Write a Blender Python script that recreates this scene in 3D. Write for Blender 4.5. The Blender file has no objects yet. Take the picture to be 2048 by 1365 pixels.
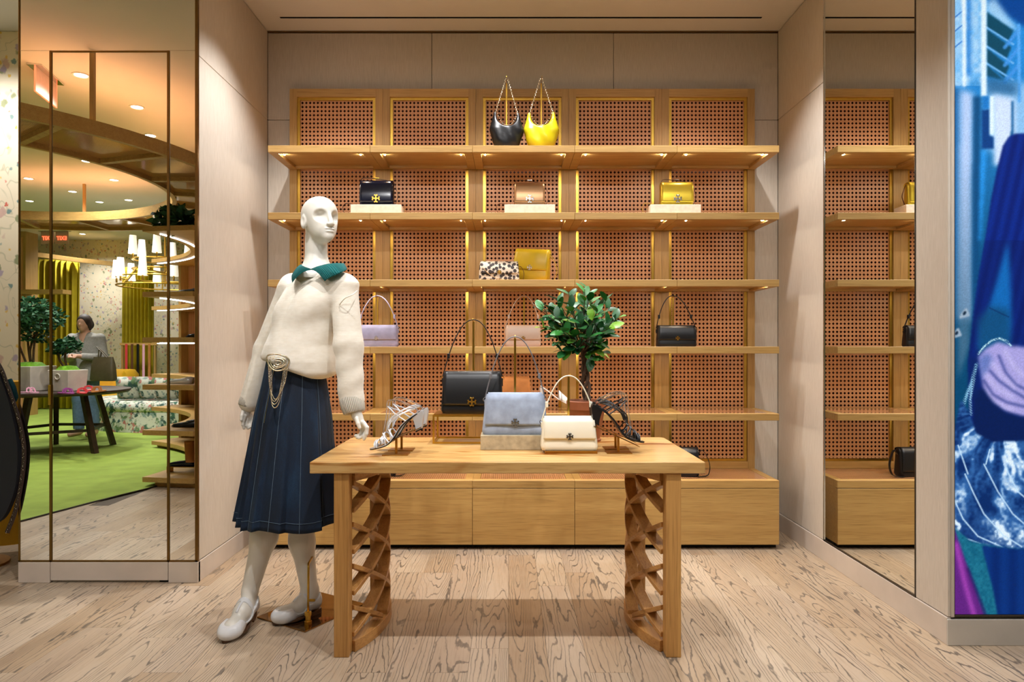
import bpy, bmesh, math, random
import numpy as np
from mathutils import Vector, Matrix, Quaternion, noise as mnoise
random.seed(7)
scene = bpy.context.scene
C = scene.collection
PI = math.pi

# ---------------------------------------------------------------- camera, world, exposure
FPX = 1365.0                       # focal length in pixels of the 2048 x 1365 frame (24 mm)
VPX, VPY = 1017.0, 691.0           # where the depth lines of the room meet
EYE = 1.20
cam_d = bpy.data.cameras.new('camera'); cam = bpy.data.objects.new('camera', cam_d); C.objects.link(cam)
cam_d.sensor_width = 36.0; cam_d.lens = 36.0*FPX/2048.0
cam.location = (0, 0, EYE); cam.rotation_euler = (PI/2, 0, 0)
cam_d.shift_x = (1024.0-VPX)/2048.0; cam_d.shift_y = (VPY-682.5)/2048.0
cam_d.clip_start = 0.02; cam_d.clip_end = 60
scene.camera = cam
w = bpy.data.worlds.new('world'); scene.world = w; w.use_nodes = True
w.node_tree.nodes['Background'].inputs[0].default_value = (1, .93, .84, 1)
w.node_tree.nodes['Background'].inputs[1].default_value = 0.35
vs = scene.view_settings
vs.view_transform = 'Standard'; vs.look = 'None'; vs.gamma = 1.0; vs.use_curve_mapping = False
vs.exposure = 0.16
LAMP_W = 95.0
scene.cycles.max_bounces = 5; scene.cycles.diffuse_bounces = 3; scene.cycles.glossy_bounces = 4
scene.cycles.transmission_bounces = 6; scene.cycles.transparent_max_bounces = 8
scene.cycles.sample_clamp_indirect = 6.0; scene.cycles.caustics_reflective = False; scene.cycles.caustics_refractive = False
scene.cycles.use_denoising = True; scene.cycles.use_adaptive_sampling = True; scene.cycles.adaptive_threshold = .06; scene.cycles.adaptive_min_samples = 16

def at(px, py, Y):                 # a picture point at depth Y
    return Vector(((px-VPX)/FPX*Y, Y, EYE-(py-VPY)/FPX*Y))
MIRROR_Y = 3.45
def am(px, py, d):                 # a point seen in the left mirror at path length d
    return Vector(((px-VPX)/FPX*d, 2*MIRROR_Y-d, EYE-(py-VPY)/FPX*d))

# ---------------------------------------------------------------- materials
def S(r, g, b):
    f = lambda c: ((c/255.0)/12.92 if c/255.0 <= .04045 else ((c/255.0+.055)/1.055)**2.4)
    return (f(r), f(g), f(b), 1.0)
class N:
    def __init__(s, name):
        s.m = bpy.data.materials.new(name); s.m.use_nodes = True; s.t = s.m.node_tree; s.n = s.t.nodes
        s.p = s.n['Principled BSDF']
    def new(s, typ, **kw):
        nd = s.n.new(typ)
        for k, v in kw.items(): setattr(nd, k, v)
        return nd
    def link(s, a, b): s.t.links.new(a, b)
    def setp(s, **kw):
        for k, v in kw.items():
            s.p.inputs[k.replace('_', ' ')].default_value = v
    def math(s, op, a, b=None, c=None, clamp=False):
        nd = s.new('ShaderNodeMath', operation=op); nd.use_clamp = clamp
        for i, v in enumerate((a, b, c)):
            if v is None: continue
            if isinstance(v, (int, float)): nd.inputs[i].default_value = v
            else: s.link(v, nd.inputs[i])
        return nd.outputs[0]
    def coords(s, scale=(1, 1, 1), rand=True, kind='Object'):
        tc = s.new('ShaderNodeTexCoord'); mp = s.new('ShaderNodeMapping'); mp.inputs['Scale'].default_value = scale
        src = tc.outputs[kind]
        if rand:
            oi = s.new('ShaderNodeObjectInfo')
            mul = s.new('ShaderNodeVectorMath', operation='SCALE'); cx = s.new('ShaderNodeCombineXYZ')
            s.link(oi.outputs['Random'], cx.inputs[0]); r2 = s.math('MULTIPLY', oi.outputs['Random'], 1.7)
            s.link(r2, cx.inputs[1]); r3 = s.math('MULTIPLY', oi.outputs['Random'], .61); s.link(r3, cx.inputs[2])
            s.link(cx.outputs[0], mul.inputs[0]); mul.inputs['Scale'].default_value = 37.0
            ad = s.new('ShaderNodeVectorMath', operation='ADD'); s.link(src, ad.inputs[0]); s.link(mul.outputs[0], ad.inputs[1]); src = ad.outputs[0]
        s.link(src, mp.inputs['Vector']); return mp.outputs[0]
    def noise(s, vec, scale=5, detail=3, rough=.5, dist=0):
        nd = s.new('ShaderNodeTexNoise'); s.link(vec, nd.inputs['Vector'])
        nd.inputs['Scale'].default_value = scale; nd.inputs['Detail'].default_value = detail
        nd.inputs['Roughness'].default_value = rough; nd.inputs['Distortion'].default_value = dist
        return nd.outputs[0]
    def ramp(s, fac, stops):
        nd = s.new('ShaderNodeValToRGB'); cr = nd.color_ramp
        while len(cr.elements) < len(stops): cr.elements.new(.5)
        for e, (p, c) in zip(cr.elements, stops): e.position = p; e.color = c
        s.link(fac, nd.inputs[0]); return nd.outputs[0]
    def mix(s, fac, a, b, blend='MIX'):
        nd = s.new('ShaderNodeMix', data_type='RGBA', blend_type=blend)
        for i, v in ((0, fac), (6, a), (7, b)):
            if isinstance(v, (int, float)): nd.inputs[i].default_value = v
            elif isinstance(v, tuple): nd.inputs[i].default_value = v
            else: s.link(v, nd.inputs[i])
        return nd.outputs[2]
    def bump(s, h, strength=.3, dist=.002):
        nd = s.new('ShaderNodeBump'); nd.inputs['Strength'].default_value = strength; nd.inputs['Distance'].default_value = dist
        s.link(h, nd.inputs['Height']); s.link(nd.outputs[0], s.p.inputs['Normal'])
    def col(s, c): s.link(c, s.p.inputs['Base Color'])
def dim(c, k): return (c[0]*k, c[1]*k, c[2]*k, 1)
def plain(name, c, rough=.5, metal=0, var=.06, scale=40, bump=0, **kw):
    k = N(name); k.setp(Roughness=rough, Metallic=metal, **kw)
    v = k.coords(rand=False); n = k.noise(v, scale, 3)
    k.col(k.ramp(n, [(.3, dim(c, 1-var)), (.7, dim(c, 1+var))]))
    if bump: k.bump(n, bump, .002)
    return k.m
def wood(name, c1, c2, axis=0, fine=1.0, rough=.45, contrast=1.0, bump=.08):
    k = N(name); k.setp(Roughness=rough)
    sc = [26*fine]*3; sc[axis] = 1.1*fine
    v = k.coords(tuple(sc)); n = k.noise(v, 1.0, 4, .6, .4)
    sc2 = [170*fine]*3; sc2[axis] = 5*fine
    v2 = k.coords(tuple(sc2)); n2 = k.noise(v2, 1.0, 2)
    base = k.ramp(n, [(.5-.22/contrast, c2), (.5+.22/contrast, c1)])
    pores = k.ramp(n2, [(.30, (.72, .66, .58, 1)), (.5, (1, 1, 1, 1))])
    oi = k.new('ShaderNodeObjectInfo'); br = k.math('MULTIPLY_ADD', oi.outputs['Random'], .14, .93)
    cc = k.new('ShaderNodeCombineColor')
    for i in range(3): k.link(br, cc.inputs[i])
    k.col(k.mix(1.0, k.mix(.8, base, pores, 'MULTIPLY'), cc.outputs[0], 'MULTIPLY'))
    if bump: k.bump(n2, bump, .001)
    return k.m
M = {}
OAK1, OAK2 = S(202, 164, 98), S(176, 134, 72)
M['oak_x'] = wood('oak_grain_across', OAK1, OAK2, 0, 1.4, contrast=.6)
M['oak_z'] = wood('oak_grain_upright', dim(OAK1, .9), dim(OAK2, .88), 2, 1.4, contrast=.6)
M['oak_y'] = wood('oak_grain_deep', OAK1, OAK2, 1)
M['table_leg'] = wood('table_oak_upright', S(210, 160, 92), S(172, 122, 62), 2, 1.1, .42)
M['table_slat'] = wood('table_oak_slat', S(206, 154, 88), S(168, 116, 60), 1, 1.1, .42)
def make_table_top():
    k = N('table_oak_knotty'); k.setp(Roughness=.28); k.p.inputs['Specular IOR Level'].default_value = .45
    v = k.coords((1.3, 13, 13), False); n = k.noise(v, 1.0, 4, .55, 1.2)
    v2 = k.coords((1.6, 6, 6), False); kn = k.noise(v2, 1.6, 2, .5, .8)
    v3 = k.coords((9, 150, 150), False); n3 = k.noise(v3, 1, 2)
    base = k.ramp(n, [(.25, S(178, 130, 72)), (.45, S(202, 160, 98)), (.7, S(216, 178, 118))])
    knot = k.ramp(kn, [(.60, (1, 1, 1, 1)), (.68, S(216, 180, 136)), (.76, S(168, 120, 80))])
    fine = k.ramp(n3, [(.3, (.8, .75, .68, 1)), (.5, (1, 1, 1, 1))])
    k.col(k.mix(1, k.mix(1, base, knot, 'MULTIPLY'), fine, 'MULTIPLY')); k.bump(n3, .05, .001)
    return k.m
M['table_top'] = make_table_top()
def make_floor():
    k = N('limed_oak_plank')
    v = k.coords((5.2, .40, 1)); n = k.math('ADD', k.noise(v, 1.2, 2.0, .40, 0), k.math('MULTIPLY', k.noise(k.coords((34, 11, 1)), 1, 2, .6), .026))
    sn = k.math('SINE', k.math('MULTIPLY', n, 215.0))
    v4 = k.coords((6, 1.2, 1)); am_ = k.noise(v4, 1.4, 2)
    width = k.math('MULTIPLY_ADD', am_, 1.1, -.05)
    line = k.math('SUBTRACT', sn, k.math('SUBTRACT', 1.02, k.math('MULTIPLY', width, .60)))
    line = k.math('MULTIPLY', line, 3.4, clamp=True)
    v3 = k.coords((150, 9, 1)); n3 = k.noise(v3, 1, 2)
    pores = k.math('MULTIPLY', n3, line)
    v5 = k.coords((1.2, .5, 1)); n5 = k.noise(v5, 2.0, 3)
    base = k.ramp(n5, [(.25, S(174, 156, 136)), (.55, S(188, 172, 151)), (.8, S(198, 184, 165))])
    oi = k.new('ShaderNodeObjectInfo')
    tint = k.ramp(oi.outputs['Random'], [(0, S(240, 228, 214)), (.5, S(255, 250, 244)), (1, S(247, 240, 236))])
    base = k.mix(1, base, tint, 'MULTIPLY')
    fine = k.ramp(n3, [(.32, (.84, .81, .77, 1)), (.52, (1, 1, 1, 1))])
    base = k.mix(.7, base, fine, 'MULTIPLY')
    col = k.mix(k.math('MULTIPLY', line, k.math('MULTIPLY_ADD', n3, .9, .36), clamp=True), base, S(92, 83, 74))
    k.col(col); k.setp(Roughness=.34); k.p.inputs['Specular IOR Level'].default_value = .4
    k.bump(line, -.12, .001)
    return k.m
M['plank'] = make_floor()
M['subfloor'] = plain('dark_joint', S(90, 78, 64), .8)
def make_linen(name, c1, c2):
    k = N(name); k.setp(Roughness=.75)
    v = k.coords((420, 420, 14)); n = k.noise(v, 1, 3, .6)
    v2 = k.coords((1.5, 1.5, .7)); n2 = k.noise(v2, 1.3, 2)
    a = k.ramp(n, [(.3, c2), (.68, c1)])
    b = k.ramp(n2, [(.3, (.95, .94, .93, 1)), (.7, (1, 1, 1, 1))])
    k.col(k.mix(1, a, b, 'MULTIPLY')); k.bump(n, .1, .001)
    return k.m
M['linen'] = make_linen('linen_wallcovering', S(210, 200, 187), S(192, 181, 166))
M['ceiling'] = plain('painted_ceiling', S(216, 211, 202), .8, var=.015, scale=3)
M['stone'] = plain('beige_limestone', S(204, 191, 178), .45, var=.05, scale=7)
M['stone_grey'] = plain('grey_limestone', S(196, 190, 180), .4, var=.07, scale=5)
M['black_gap'] = plain('shadow_black', (.004, .004, .004, 1), .9)
M['brass'] = plain('brushed_brass', S(214, 172, 76), .28, 1.0, .05, 60)
M['brass_dark'] = plain('antique_brass', S(176, 128, 56), .33, 1.0, .08, 60)
M['bronze_trim'] = plain('bronze_trim', S(122, 94, 52), .35, 1.0, .05)
M['chrome'] = plain('chrome', (.75, .75, .74, 1), .12, 1.0, .02)
M['steel_dark'] = plain('dark_steel_trim', (.12, .11, .1, 1), .3, 1.0, .02)
def make_mirror():
    k = N('mirror_glass'); k.setp(Metallic=1.0, Roughness=0.0); k.p.inputs['Base Color'].default_value = (.92, .94, .92, 1); return k.m
M['mirror'] = make_mirror()
CP, CPV = .0248, .0265             # spacing of the cane holes
def make_cane():
    k = N('woven_cane'); k.setp(Roughness=.42)
    tc = k.new('ShaderNodeTexCoord'); sx = k.new('ShaderNodeSeparateXYZ'); k.link(tc.outputs['Object'], sx.inputs[0])
    u = k.math('FRACT', k.math('MULTIPLY', sx.outputs[0], 1/CP)); v = k.math('FRACT', k.math('MULTIPLY', sx.outputs[2], 1/CPV))
    du = k.math('MINIMUM', u, k.math('SUBTRACT', 1, u)); dv = k.math('MINIMUM', v, k.math('SUBTRACT', 1, v))
    def band(x, c, wd): return k.math('SUBTRACT', 1, k.math('DIVIDE', k.math('ABSOLUTE', k.math('SUBTRACT', x, c)), wd), clamp=True)
    gap = k.math('MAXIMUM', band(du, .035, .05), band(dv, .035, .05))       # dark gap between the paired strands
    strand = k.math('MAXIMUM', band(du, .115, .06), band(dv, .115, .06))
    diag = band(k.math('ABSOLUTE', k.math('SUBTRACT', du, dv)), 0, .07)
    vv = k.coords((60, 60, 60), False); n = k.noise(vv, 1, 2)
    base = k.ramp(n, [(.3, S(204, 138, 88)), (.7, S(224, 160, 108))])
    col = k.mix(k.math('MULTIPLY', strand, .7), base, S(240, 190, 140))
    col = k.mix(k.math('MULTIPLY', diag, .55), col, S(242, 194, 146))
    col = k.mix(k.math('MULTIPLY', gap, .55), col, S(128, 70, 38))
    k.col(col); return k.m
M['cane'] = make_cane()
M['cane_back'] = plain('dark_backing', S(62, 26, 14), .8)
def make_cane_glass():
    k = N('cane_under_glass'); k.setp(Roughness=.09); k.p.inputs['Specular IOR Level'].default_value = .6
    tc = k.new('ShaderNodeTexCoord'); sx = k.new('ShaderNodeSeparateXYZ'); k.link(tc.outputs['Object'], sx.inputs[0])
    u = k.math('FRACT', k.math('MULTIPLY', sx.outputs[0], 1/.0124)); v = k.math('FRACT', k.math('MULTIPLY', sx.outputs[1], 1/.0124))
    d = k.math('SQRT', k.math('ADD', k.math('POWER', k.math('SUBTRACT', u, .5), 2), k.math('POWER', k.math('SUBTRACT', v, .5), 2)))
    h = k.math('MULTIPLY', k.math('SUBTRACT', .30, d), 12, clamp=True)
    k.col(k.mix(h, S(206, 150, 104), S(120, 74, 44))); return k.m
M['cane_glass'] = make_cane_glass()
def emit(name, c, s):
    k = N(name); k.p.inputs['Base Color'].default_value = c; k.p.inputs['Emission Color'].default_value = c; k.p.inputs['Emission Strength'].default_value = s
    if s < 100: k.m.cycles.emission_sampling = 'NONE'      # small glows are found by bounced rays alone
    return k.m
WARM = (1.0, .985, .985)
M['led'] = emit('warm_led', (1, .90, .76, 1), 900)
M['lens'] = emit('downlight_lens', (1, .93, .82, 1), 16)
M['led_white'] = emit('white_led_strip', (.95, .95, 1, 1), 9)
M['white_paint'] = plain('white_satin', S(228, 224, 216), .5, var=.02)

# ---------------------------------------------------------------- mesh helpers
class MB:
    def __init__(s): s.v = []; s.f = []
    def add(s, vs_, fs):
        o = len(s.v); s.v += [tuple(p) for p in vs_]; s.f += [tuple(i+o for i in f) for f in fs]; return s
    def box(s, x0, x1, y0, y1, z0, z1, mat=None):
        p = [(x, y, z) for z in (z0, z1) for y in (y0, y1) for x in (x0, x1)]
        if mat is not None: p = [mat @ Vector(q) for q in p]
        return s.add(p, [(0, 2, 3, 1), (4, 5, 7, 6), (0, 1, 5, 4), (2, 6, 7, 3), (0, 4, 6, 2), (1, 3, 7, 5)])
    def loft(s, rings, cap0=True, cap1=True, closed=True):
        n = len(rings[0]); vs_ = [p for r in rings for p in r]; fs = []
        m = n if closed else n-1
        for i in range(len(rings)-1):
            for j in range(m):
                a = i*n+j; b = i*n+(j+1) % n; fs.append((a, b, b+n, a+n))
        if cap0 and closed: fs.append(tuple(range(n-1, -1, -1)))
        if cap1 and closed: fs.append(tuple(range((len(rings)-1)*n, len(rings)*n)))
        return s.add(vs_, fs)
    def tube(s, path, r, n=8, flat=None, cap=True, up=None):
        # r: number or list; flat = (width, thickness) gives a strap; swept without twist
        P = [Vector(p) for p in path]; rings = []
        T = [(P[min(i+1, len(P)-1)]-P[max(i-1, 0)]).normalized() for i in range(len(P))]
        u = Vector(up) if up is not None else (Vector((0, 0, 1)) if abs(T[0].z) < .9 else Vector((0, 1, 0)))
        for i, p in enumerate(P):
            t = T[i]
            if up is not None: u = Vector(up)
            u = (u-t*u.dot(t)); 
            if u.length < 1e-6: u = t.orthogonal()
            u.normalize(); b = t.cross(u)
            rr = r[i] if isinstance(r, (list, tuple)) else r
            ring = []
            for k in range(n):
                a = 2*PI*k/n+PI/n
                if flat:
                    cu, cb = math.cos(a), math.sin(a); q = max(abs(cu), abs(cb)) if n == 4 else 1
                    ring.append(p+b*(cu/q*flat[0]/2)+u*(cb/q*flat[1]/2))
                else: ring.append(p+u*(math.cos(a)*rr)+b*(math.sin(a)*rr))
            rings.append(ring)
        return s.loft(rings, cap, cap)
    def lathe(s, prof, n=24, c=(0, 0, 0), cap=True):
        rings = [[(c[0]+r*math.cos(2*PI*k/n), c[1]+r*math.sin(2*PI*k/n), c[2]+z) for k in range(n)] for r, z in prof]
        return s.loft(rings, cap, cap)
    def prism(s, poly, h0, h1, mat=None):
        # poly in XZ facing -Y, extruded along Y from h0 to h1
        n = len(poly); vs_ = [Vector((x, h0, z)) for x, z in poly]+[Vector((x, h1, z)) for x, z in poly]
        if mat is not None: vs_ = [mat @ p for p in vs_]
        fs = [tuple(range(n)), tuple(range(2*n-1, n-1, -1))]+[(i, i+n, (i+1) % n+n, (i+1) % n) for i in range(n)]
        return s.add(vs_, fs)
    def plate(s, poly, z0, z1):
        n = len(poly); vs_ = [(x, y, z0) for x, y in poly]+[(x, y, z1) for x, y in poly]
        return s.add(vs_, [tuple(range(n-1, -1, -1)), tuple(range(n, 2*n))]+[(i, (i+1) % n, (i+1) % n+n, i+n) for i in range(n)])
    def sphere(s, c, r, n=10, m=6, sq=(1, 1, 1)):
        rings = []
        for i in range(1, m):
            a = PI*i/m; rings.append([(c[0]+sq[0]*r*math.sin(a)*math.cos(2*PI*k/n), c[1]+sq[1]*r*math.sin(a)*math.sin(2*PI*k/n), c[2]-sq[2]*r*math.cos(a)) for k in range(n)])
        o = len(s.v); s.loft(rings, False, False)
        b = len(s.v); s.v += [(c[0], c[1], c[2]-sq[2]*r), (c[0], c[1], c[2]+sq[2]*r)]
        for k in range(n):
            s.f.append((b, o+(k+1) % n, o+k)); e = o+(m-2)*n; s.f.append((b+1, e+k, e+(k+1) % n))
        return s
    def mesh(s, name):
        me = bpy.data.meshes.new(name); me.from_pydata([tuple(p) for p in s.v], [], s.f); me.update()
        bm = bmesh.new(); bm.from_mesh(me); bmesh.ops.recalc_face_normals(bm, faces=bm.faces); bm.to_mesh(me); bm.free()
        return me
def obj(name, mb, m, parent=None, smooth=False, bevel=0, sub=0, loc=None, rot=None, seg=2):
    me = mb if isinstance(mb, bpy.types.Mesh) else mb.mesh(name)
    if m is not None and not me.materials: me.materials.append(M[m] if isinstance(m, str) else m)
    o = bpy.data.objects.new(name, me); C.objects.link(o)
    if parent is not None: o.parent = parent
    if loc is not None: o.location = loc
    if rot is not None: o.rotation_euler = rot
    if smooth:
        me.polygons.foreach_set('use_smooth', [True]*len(me.polygons))
    if bevel:
        b = o.modifiers.new('bevel', 'BEVEL'); b.width = bevel; b.segments = seg; b.limit_method = 'ANGLE'; b.angle_limit = math.radians(40); b.harden_normals = False
    if sub:
        b = o.modifiers.new('sub', 'SUBSURF'); b.levels = sub; b.render_levels = sub
    return o
def soft(o, deg=40):
    me = o.data
    me.polygons.foreach_set('use_smooth', [True]*len(me.polygons))
    try: me.set_sharp_from_angle(angle=math.radians(deg))
    except Exception: pass
    return o
def tag(o, label, cat, group=None, kind=None):
    o['label'] = label
    if cat: o['category'] = cat
    if group: o['group'] = group
    if kind: o['kind'] = kind
    return o
def thing(name, label, cat, loc=(0, 0, 0), rotz=0, group=None):
    o = bpy.data.objects.new(name, None); o.empty_display_size = .05; C.objects.link(o); o.location = loc; o.rotation_euler = (0, 0, rotz)
    return tag(o, label, cat, group)
def struct(name, mb, m, label=None, parent=None, **kw):
    o = obj(name, mb, m, parent, **kw)
    if parent is None: o['kind'] = 'structure'
    if label: o['label'] = label
    return o
def holder(name, label):
    o = bpy.data.objects.new(name, None); C.objects.link(o); o['kind'] = 'structure'; o['label'] = label; return o
def copy_tree(o, parent=None):
    c = o.copy(); C.objects.link(c)
    if parent is not None: c.parent = parent
    for ch in list(o.children): copy_tree(ch, c)
    return c
def spline(pts, n=8, closed=False):
    P = [Vector(p) for p in pts]; out = []; m = len(P)
    for i in range(m if closed else m-1):
        g = (lambda k: P[k % m]) if closed else (lambda k: P[max(0, min(m-1, k))])
        a, b, c, d = g(i-1), g(i), g(i+1), g(i+2)
        for j in range(n):
            t = j/n; out.append(.5*((2*b)+(c-a)*t+(2*a-5*b+4*c-d)*t*t+(3*b-a-3*c+d)*t*t*t))
    if not closed: out.append(P[-1])
    return out
def rrect(w_, d_, r, n=5, p=0):
    pts = []
    for cx, cy, a0 in ((w_/2-r, d_/2-r, 0), (-w_/2+r, d_/2-r, PI/2), (-w_/2+r, -d_/2+r, PI), (w_/2-r, -d_/2+r, 1.5*PI)):
        for k in range(n+1):
            a = a0+PI/2*k/n; pts.append((cx+r*math.cos(a), cy+r*math.sin(a)))
    return pts
# distance-field modelling for soft bodies
def smin(a, b, k):
    h = np.clip(.5+.5*(b-a)/k, 0, 1); return b*(1-h)+a*h-k*h*(1-h)
def smax(a, b, k): return -smin(-a, -b, k)
def sd_cone(P, a, b, ra, rb):      # capsule whose radius runs from ra to rb
    a = np.array(a, dtype=float); b = np.array(b, dtype=float); ab = b-a
    t = np.clip(((P[0]-a[0])*ab[0]+(P[1]-a[1])*ab[1]+(P[2]-a[2])*ab[2])/max(1e-9, ab.dot(ab)), 0, 1)
    return np.sqrt((P[0]-a[0]-t*ab[0])**2+(P[1]-a[1]-t*ab[1])**2+(P[2]-a[2]-t*ab[2])**2)-(ra+(rb-ra)*t)
def sd_ell(P, c, r, R=None):
    q = [P[i]-c[i] for i in range(3)]
    if R is not None: q = [R[0][i]*q[0]+R[1][i]*q[1]+R[2][i]*q[2] for i in range(3)]
    k0 = np.sqrt((q[0]/r[0])**2+(q[1]/r[1])**2+(q[2]/r[2])**2); k1 = np.sqrt((q[0]/r[0]**2)**2+(q[1]/r[1]**2)**2+(q[2]/r[2]**2)**2)
    return k0*(k0-1)/np.maximum(k1, 1e-9)
def sd_mesh(name, fn, lo, hi, h):
    ax = [np.arange(lo[i], hi[i]+h, h) for i in range(3)]
    P = np.meshgrid(*ax, indexing='ij'); F = fn(P)
    ins = F < 0; nx, ny, nz = F.shape
    cnt = np.zeros((nx-1, ny-1, nz-1), np.int8)
    for i in (0, 1):
        for j in (0, 1):
            for k in (0, 1): cnt += ins[i:nx-1+i, j:ny-1+j, k:nz-1+k]
    act = (cnt > 0) & (cnt < 8); idx = -np.ones(act.shape, np.int64); I, J, K = np.nonzero(act); idx[act] = np.arange(len(I))
    acc = np.zeros((len(I), 3)); num = np.zeros(len(I))
    cor = [(i, j, k) for i in (0, 1) for j in (0, 1) for k in (0, 1)]
    for a in cor:
        for d in range(3):
            if a[d]: continue
            b = list(a); b[d] = 1
            fa = F[I+a[0], J+a[1], K+a[2]]; fb = F[I+b[0], J+b[1], K+b[2]]; mk = (fa < 0) != (fb < 0)
            t = np.where(mk, fa/np.where(mk, fa-fb, 1), 0)
            p = np.stack([np.full(len(I), a[0], float), np.full(len(I), a[1], float), np.full(len(I), a[2], float)], 1); p[:, d] += t
            acc += p*mk[:, None]; num += mk
    V = (acc/num[:, None]+np.stack([I, J, K], 1))*h+np.array(lo)
    quads = []
    for d in range(3):
        e1, e2 = (d+1) % 3, (d+2) % 3
        sl0 = [slice(1, -1)]*3; sl1 = [slice(1, -1)]*3; sl0[d] = slice(0, -1); sl1[d] = slice(1, None)
        A = ins[tuple(sl0)]; B = ins[tuple(sl1)]
        for flip, mk in ((0, A & ~B), (1, ~A & B)):
            c = np.stack(np.nonzero(mk), 1)
            if not len(c): continue
            off = np.array([1, 1, 1]); off[d] = 0; c = c+off
            q = []
            for u, v_ in ((0, 0), (-1, 0), (-1, -1), (0, -1)):
                cc = c.copy(); cc[:, e1] += u; cc[:, e2] += v_; q.append(idx[cc[:, 0], cc[:, 1], cc[:, 2]])
            q = np.stack(q, 1); quads.append(q[:, ::-1] if flip else q)
    Q = np.concatenate(quads); Q = Q[(Q >= 0).all(1)]
    me = bpy.data.meshes.new(name); me.from_pydata(V.tolist(), [], Q.tolist()); me.update()
    me.polygons.foreach_set('use_smooth', [True]*len(me.polygons))
    return me
# ================================================================ THE SETTING
XL, XR, YB, ZC = -1.57, 1.757, 4.45, 3.25        # inner faces of the display bay
PIER_Y, PIER_X0 = MIRROR_Y, -2.475               # mirrored pier on the left
RP_Y = 2.727                                     # front of the right pier (lightbox)
FX0, FX1, FY0 = -10.5, 4.6, -6.4
# floor: subfloor slab and separate planks
fl = struct('floor', MB().box(FX0, FX1, FY0, YB+.3, -.06, -.004), 'subfloor', 'pale limed oak plank floor with dark open grain')
PW = .1495
plank_meshes = {}
def plank(x0, y0, y1):
    L = round(y1-y0, 2)
    if L not in plank_meshes: plank_meshes[L] = MB().box(-PW/2+.0006, PW/2-.0006, -L/2+.0006, L/2-.0006, -.004, 0).mesh('plank')
    obj('plank', plank_meshes[L], 'plank', fl, loc=(x0+PW/2, (y0+y1)/2, 0))
rng = random.Random(3)
for i in range(-20, 17):
    x0 = i*PW; y = 4.5-rng.choice((.4, .75, 1.1, .9, .6)); top = 4.5; n = 0
    while top > 1.2 and n < 7:
        plank(x0, y, top); top = y; y = top-rng.choice((1.2, 1.4, 1.6, 1.1)); n += 1
for i in range(-34, -20):                        # rows seen in the mirror or past the pier
    top = 4.5-rng.choice((.3, .8, .5))
    plank(i*PW, top, 4.5)
    while top > 2.2:
        b = top-rng.choice((1.2, 1.4, 1.6)); plank(i*PW, b, top); top = b
far = obj('plank_field', MB().plate([(-3.1, -3), (FX1, -3), (FX1, 1.18), (-3.1, 1.18)], -.0035, -.001), 'plank', fl); far['kind'] = 'stuff'
# ceiling with its slots
cl = struct('ceiling', MB().box(FX0, FX1, FY0, 4.257, ZC, ZC+.1).box(FX0, FX1, 4.281, YB+.3, ZC, ZC+.1).box(FX0, -2.9, 4.257, 4.281, ZC, ZC+.1)
       .box(-2.3, -1.43, 4.257, 4.281, ZC, ZC+.1).box(1.585, FX1, 4.257, 4.281, ZC, ZC+.1), 'ceiling', 'painted plaster ceiling with a narrow black air slot')
obj('air_slot', MB().box(-1.45, 1.6, 4.2575, 4.2805, ZC+.002, ZC+.09), 'black_gap', cl)
obj('air_slot', MB().box(-2.95, -2.2, 4.2575, 4.2805, ZC+.002, ZC+.09), 'black_gap', cl)
# back wall: backing and linen panels with recessed joints
G = .003
wb = struct('wall_back', MB().box(FX0, XR+.3, YB+.012, YB+.2, 0, ZC), 'black_gap', 'linen covered back wall above the shelving')
ZS = 2.67
def panel_y(par, x0, x1, z0, z1, y=YB): obj('panel', MB().box(x0+G/2, x1-G/2, y, y+.012, z0+G/2, z1-G/2), 'linen', par, bevel=.0012, seg=1)
for a, b in ((XL, -.50), (-.50, .685), (.685, XR)): panel_y(wb, a, b, ZS, ZC-.012)
panel_y(wb, XL, XR, 0, ZS)
obj('shadow_gap_trim', MB().box(XL, XR, YB-.004, YB+.01, ZC-.011, ZC-.003), 'bronze_trim', wb)
# left wall (side of the mirrored pier)
wl = struct('wall_left', MB().box(XL-.2, XL-.012, PIER_Y+.012, YB, 0, ZC), 'black_gap', 'linen panelled side wall left of the shelving')
def panel_x(par, x, y0, y1, z0, z1, s=-1):
    obj('panel', MB().box(min(x, x+s*.012), max(x, x+s*.012), y0+G/2, y1-G/2, z0+G/2, z1-G/2), 'linen', par, bevel=.0012, seg=1)
panel_x(wl, XL, PIER_Y, YB, ZS, ZC-.004); panel_x(wl, XL, PIER_Y, YB, .107, ZS)
struct('baseboard_left', MB().box(XL-.012, XL+.003, PIER_Y, YB, 0, .104), 'stone', 'beige stone baseboard under the left linen wall', bevel=.002)
# mirrored pier
pr = struct('wall_mirrored_pier', MB().box(PIER_X0, XL-.2, PIER_Y+.012, YB, 0, ZC), 'linen', 'core of the mirrored pier')
X1m, X2m = at(102, 0, PIER_Y).x, at(337, 0, PIER_Y).x
ZT = at(0, 101, PIER_Y).z; ZB = at(0, 1121, PIER_Y).z
mroot = holder('wall_mirror', 'floor to ceiling mirror panels with thin bronze edges on the left pier')
for a, b, z0, z1 in ((PIER_X0+.006, XL-.013, ZT+.002, ZC-.002), (PIER_X0+.006, X1m-.006, ZB, ZT-.002), (X1m+.007, X2m-.006, ZB, ZT-.008), (X2m+.007, XL-.013, ZB, ZT-.002)):
    obj('mirror_panel', MB().box(a, b, PIER_Y, PIER_Y+.006, z0, z1), 'mirror', mroot)
for x, wd in ((PIER_X0, .006), (X1m-.006, .012), (X2m-.006, .012), (XL-.013, .014)):
    obj('edge_trim', MB().box(x, x+wd, PIER_Y-.004, PIER_Y+.012, .105, ZC-.002 if x in (PIER_X0, XL-.013) else ZT-.002), 'bronze_trim', mroot)
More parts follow.
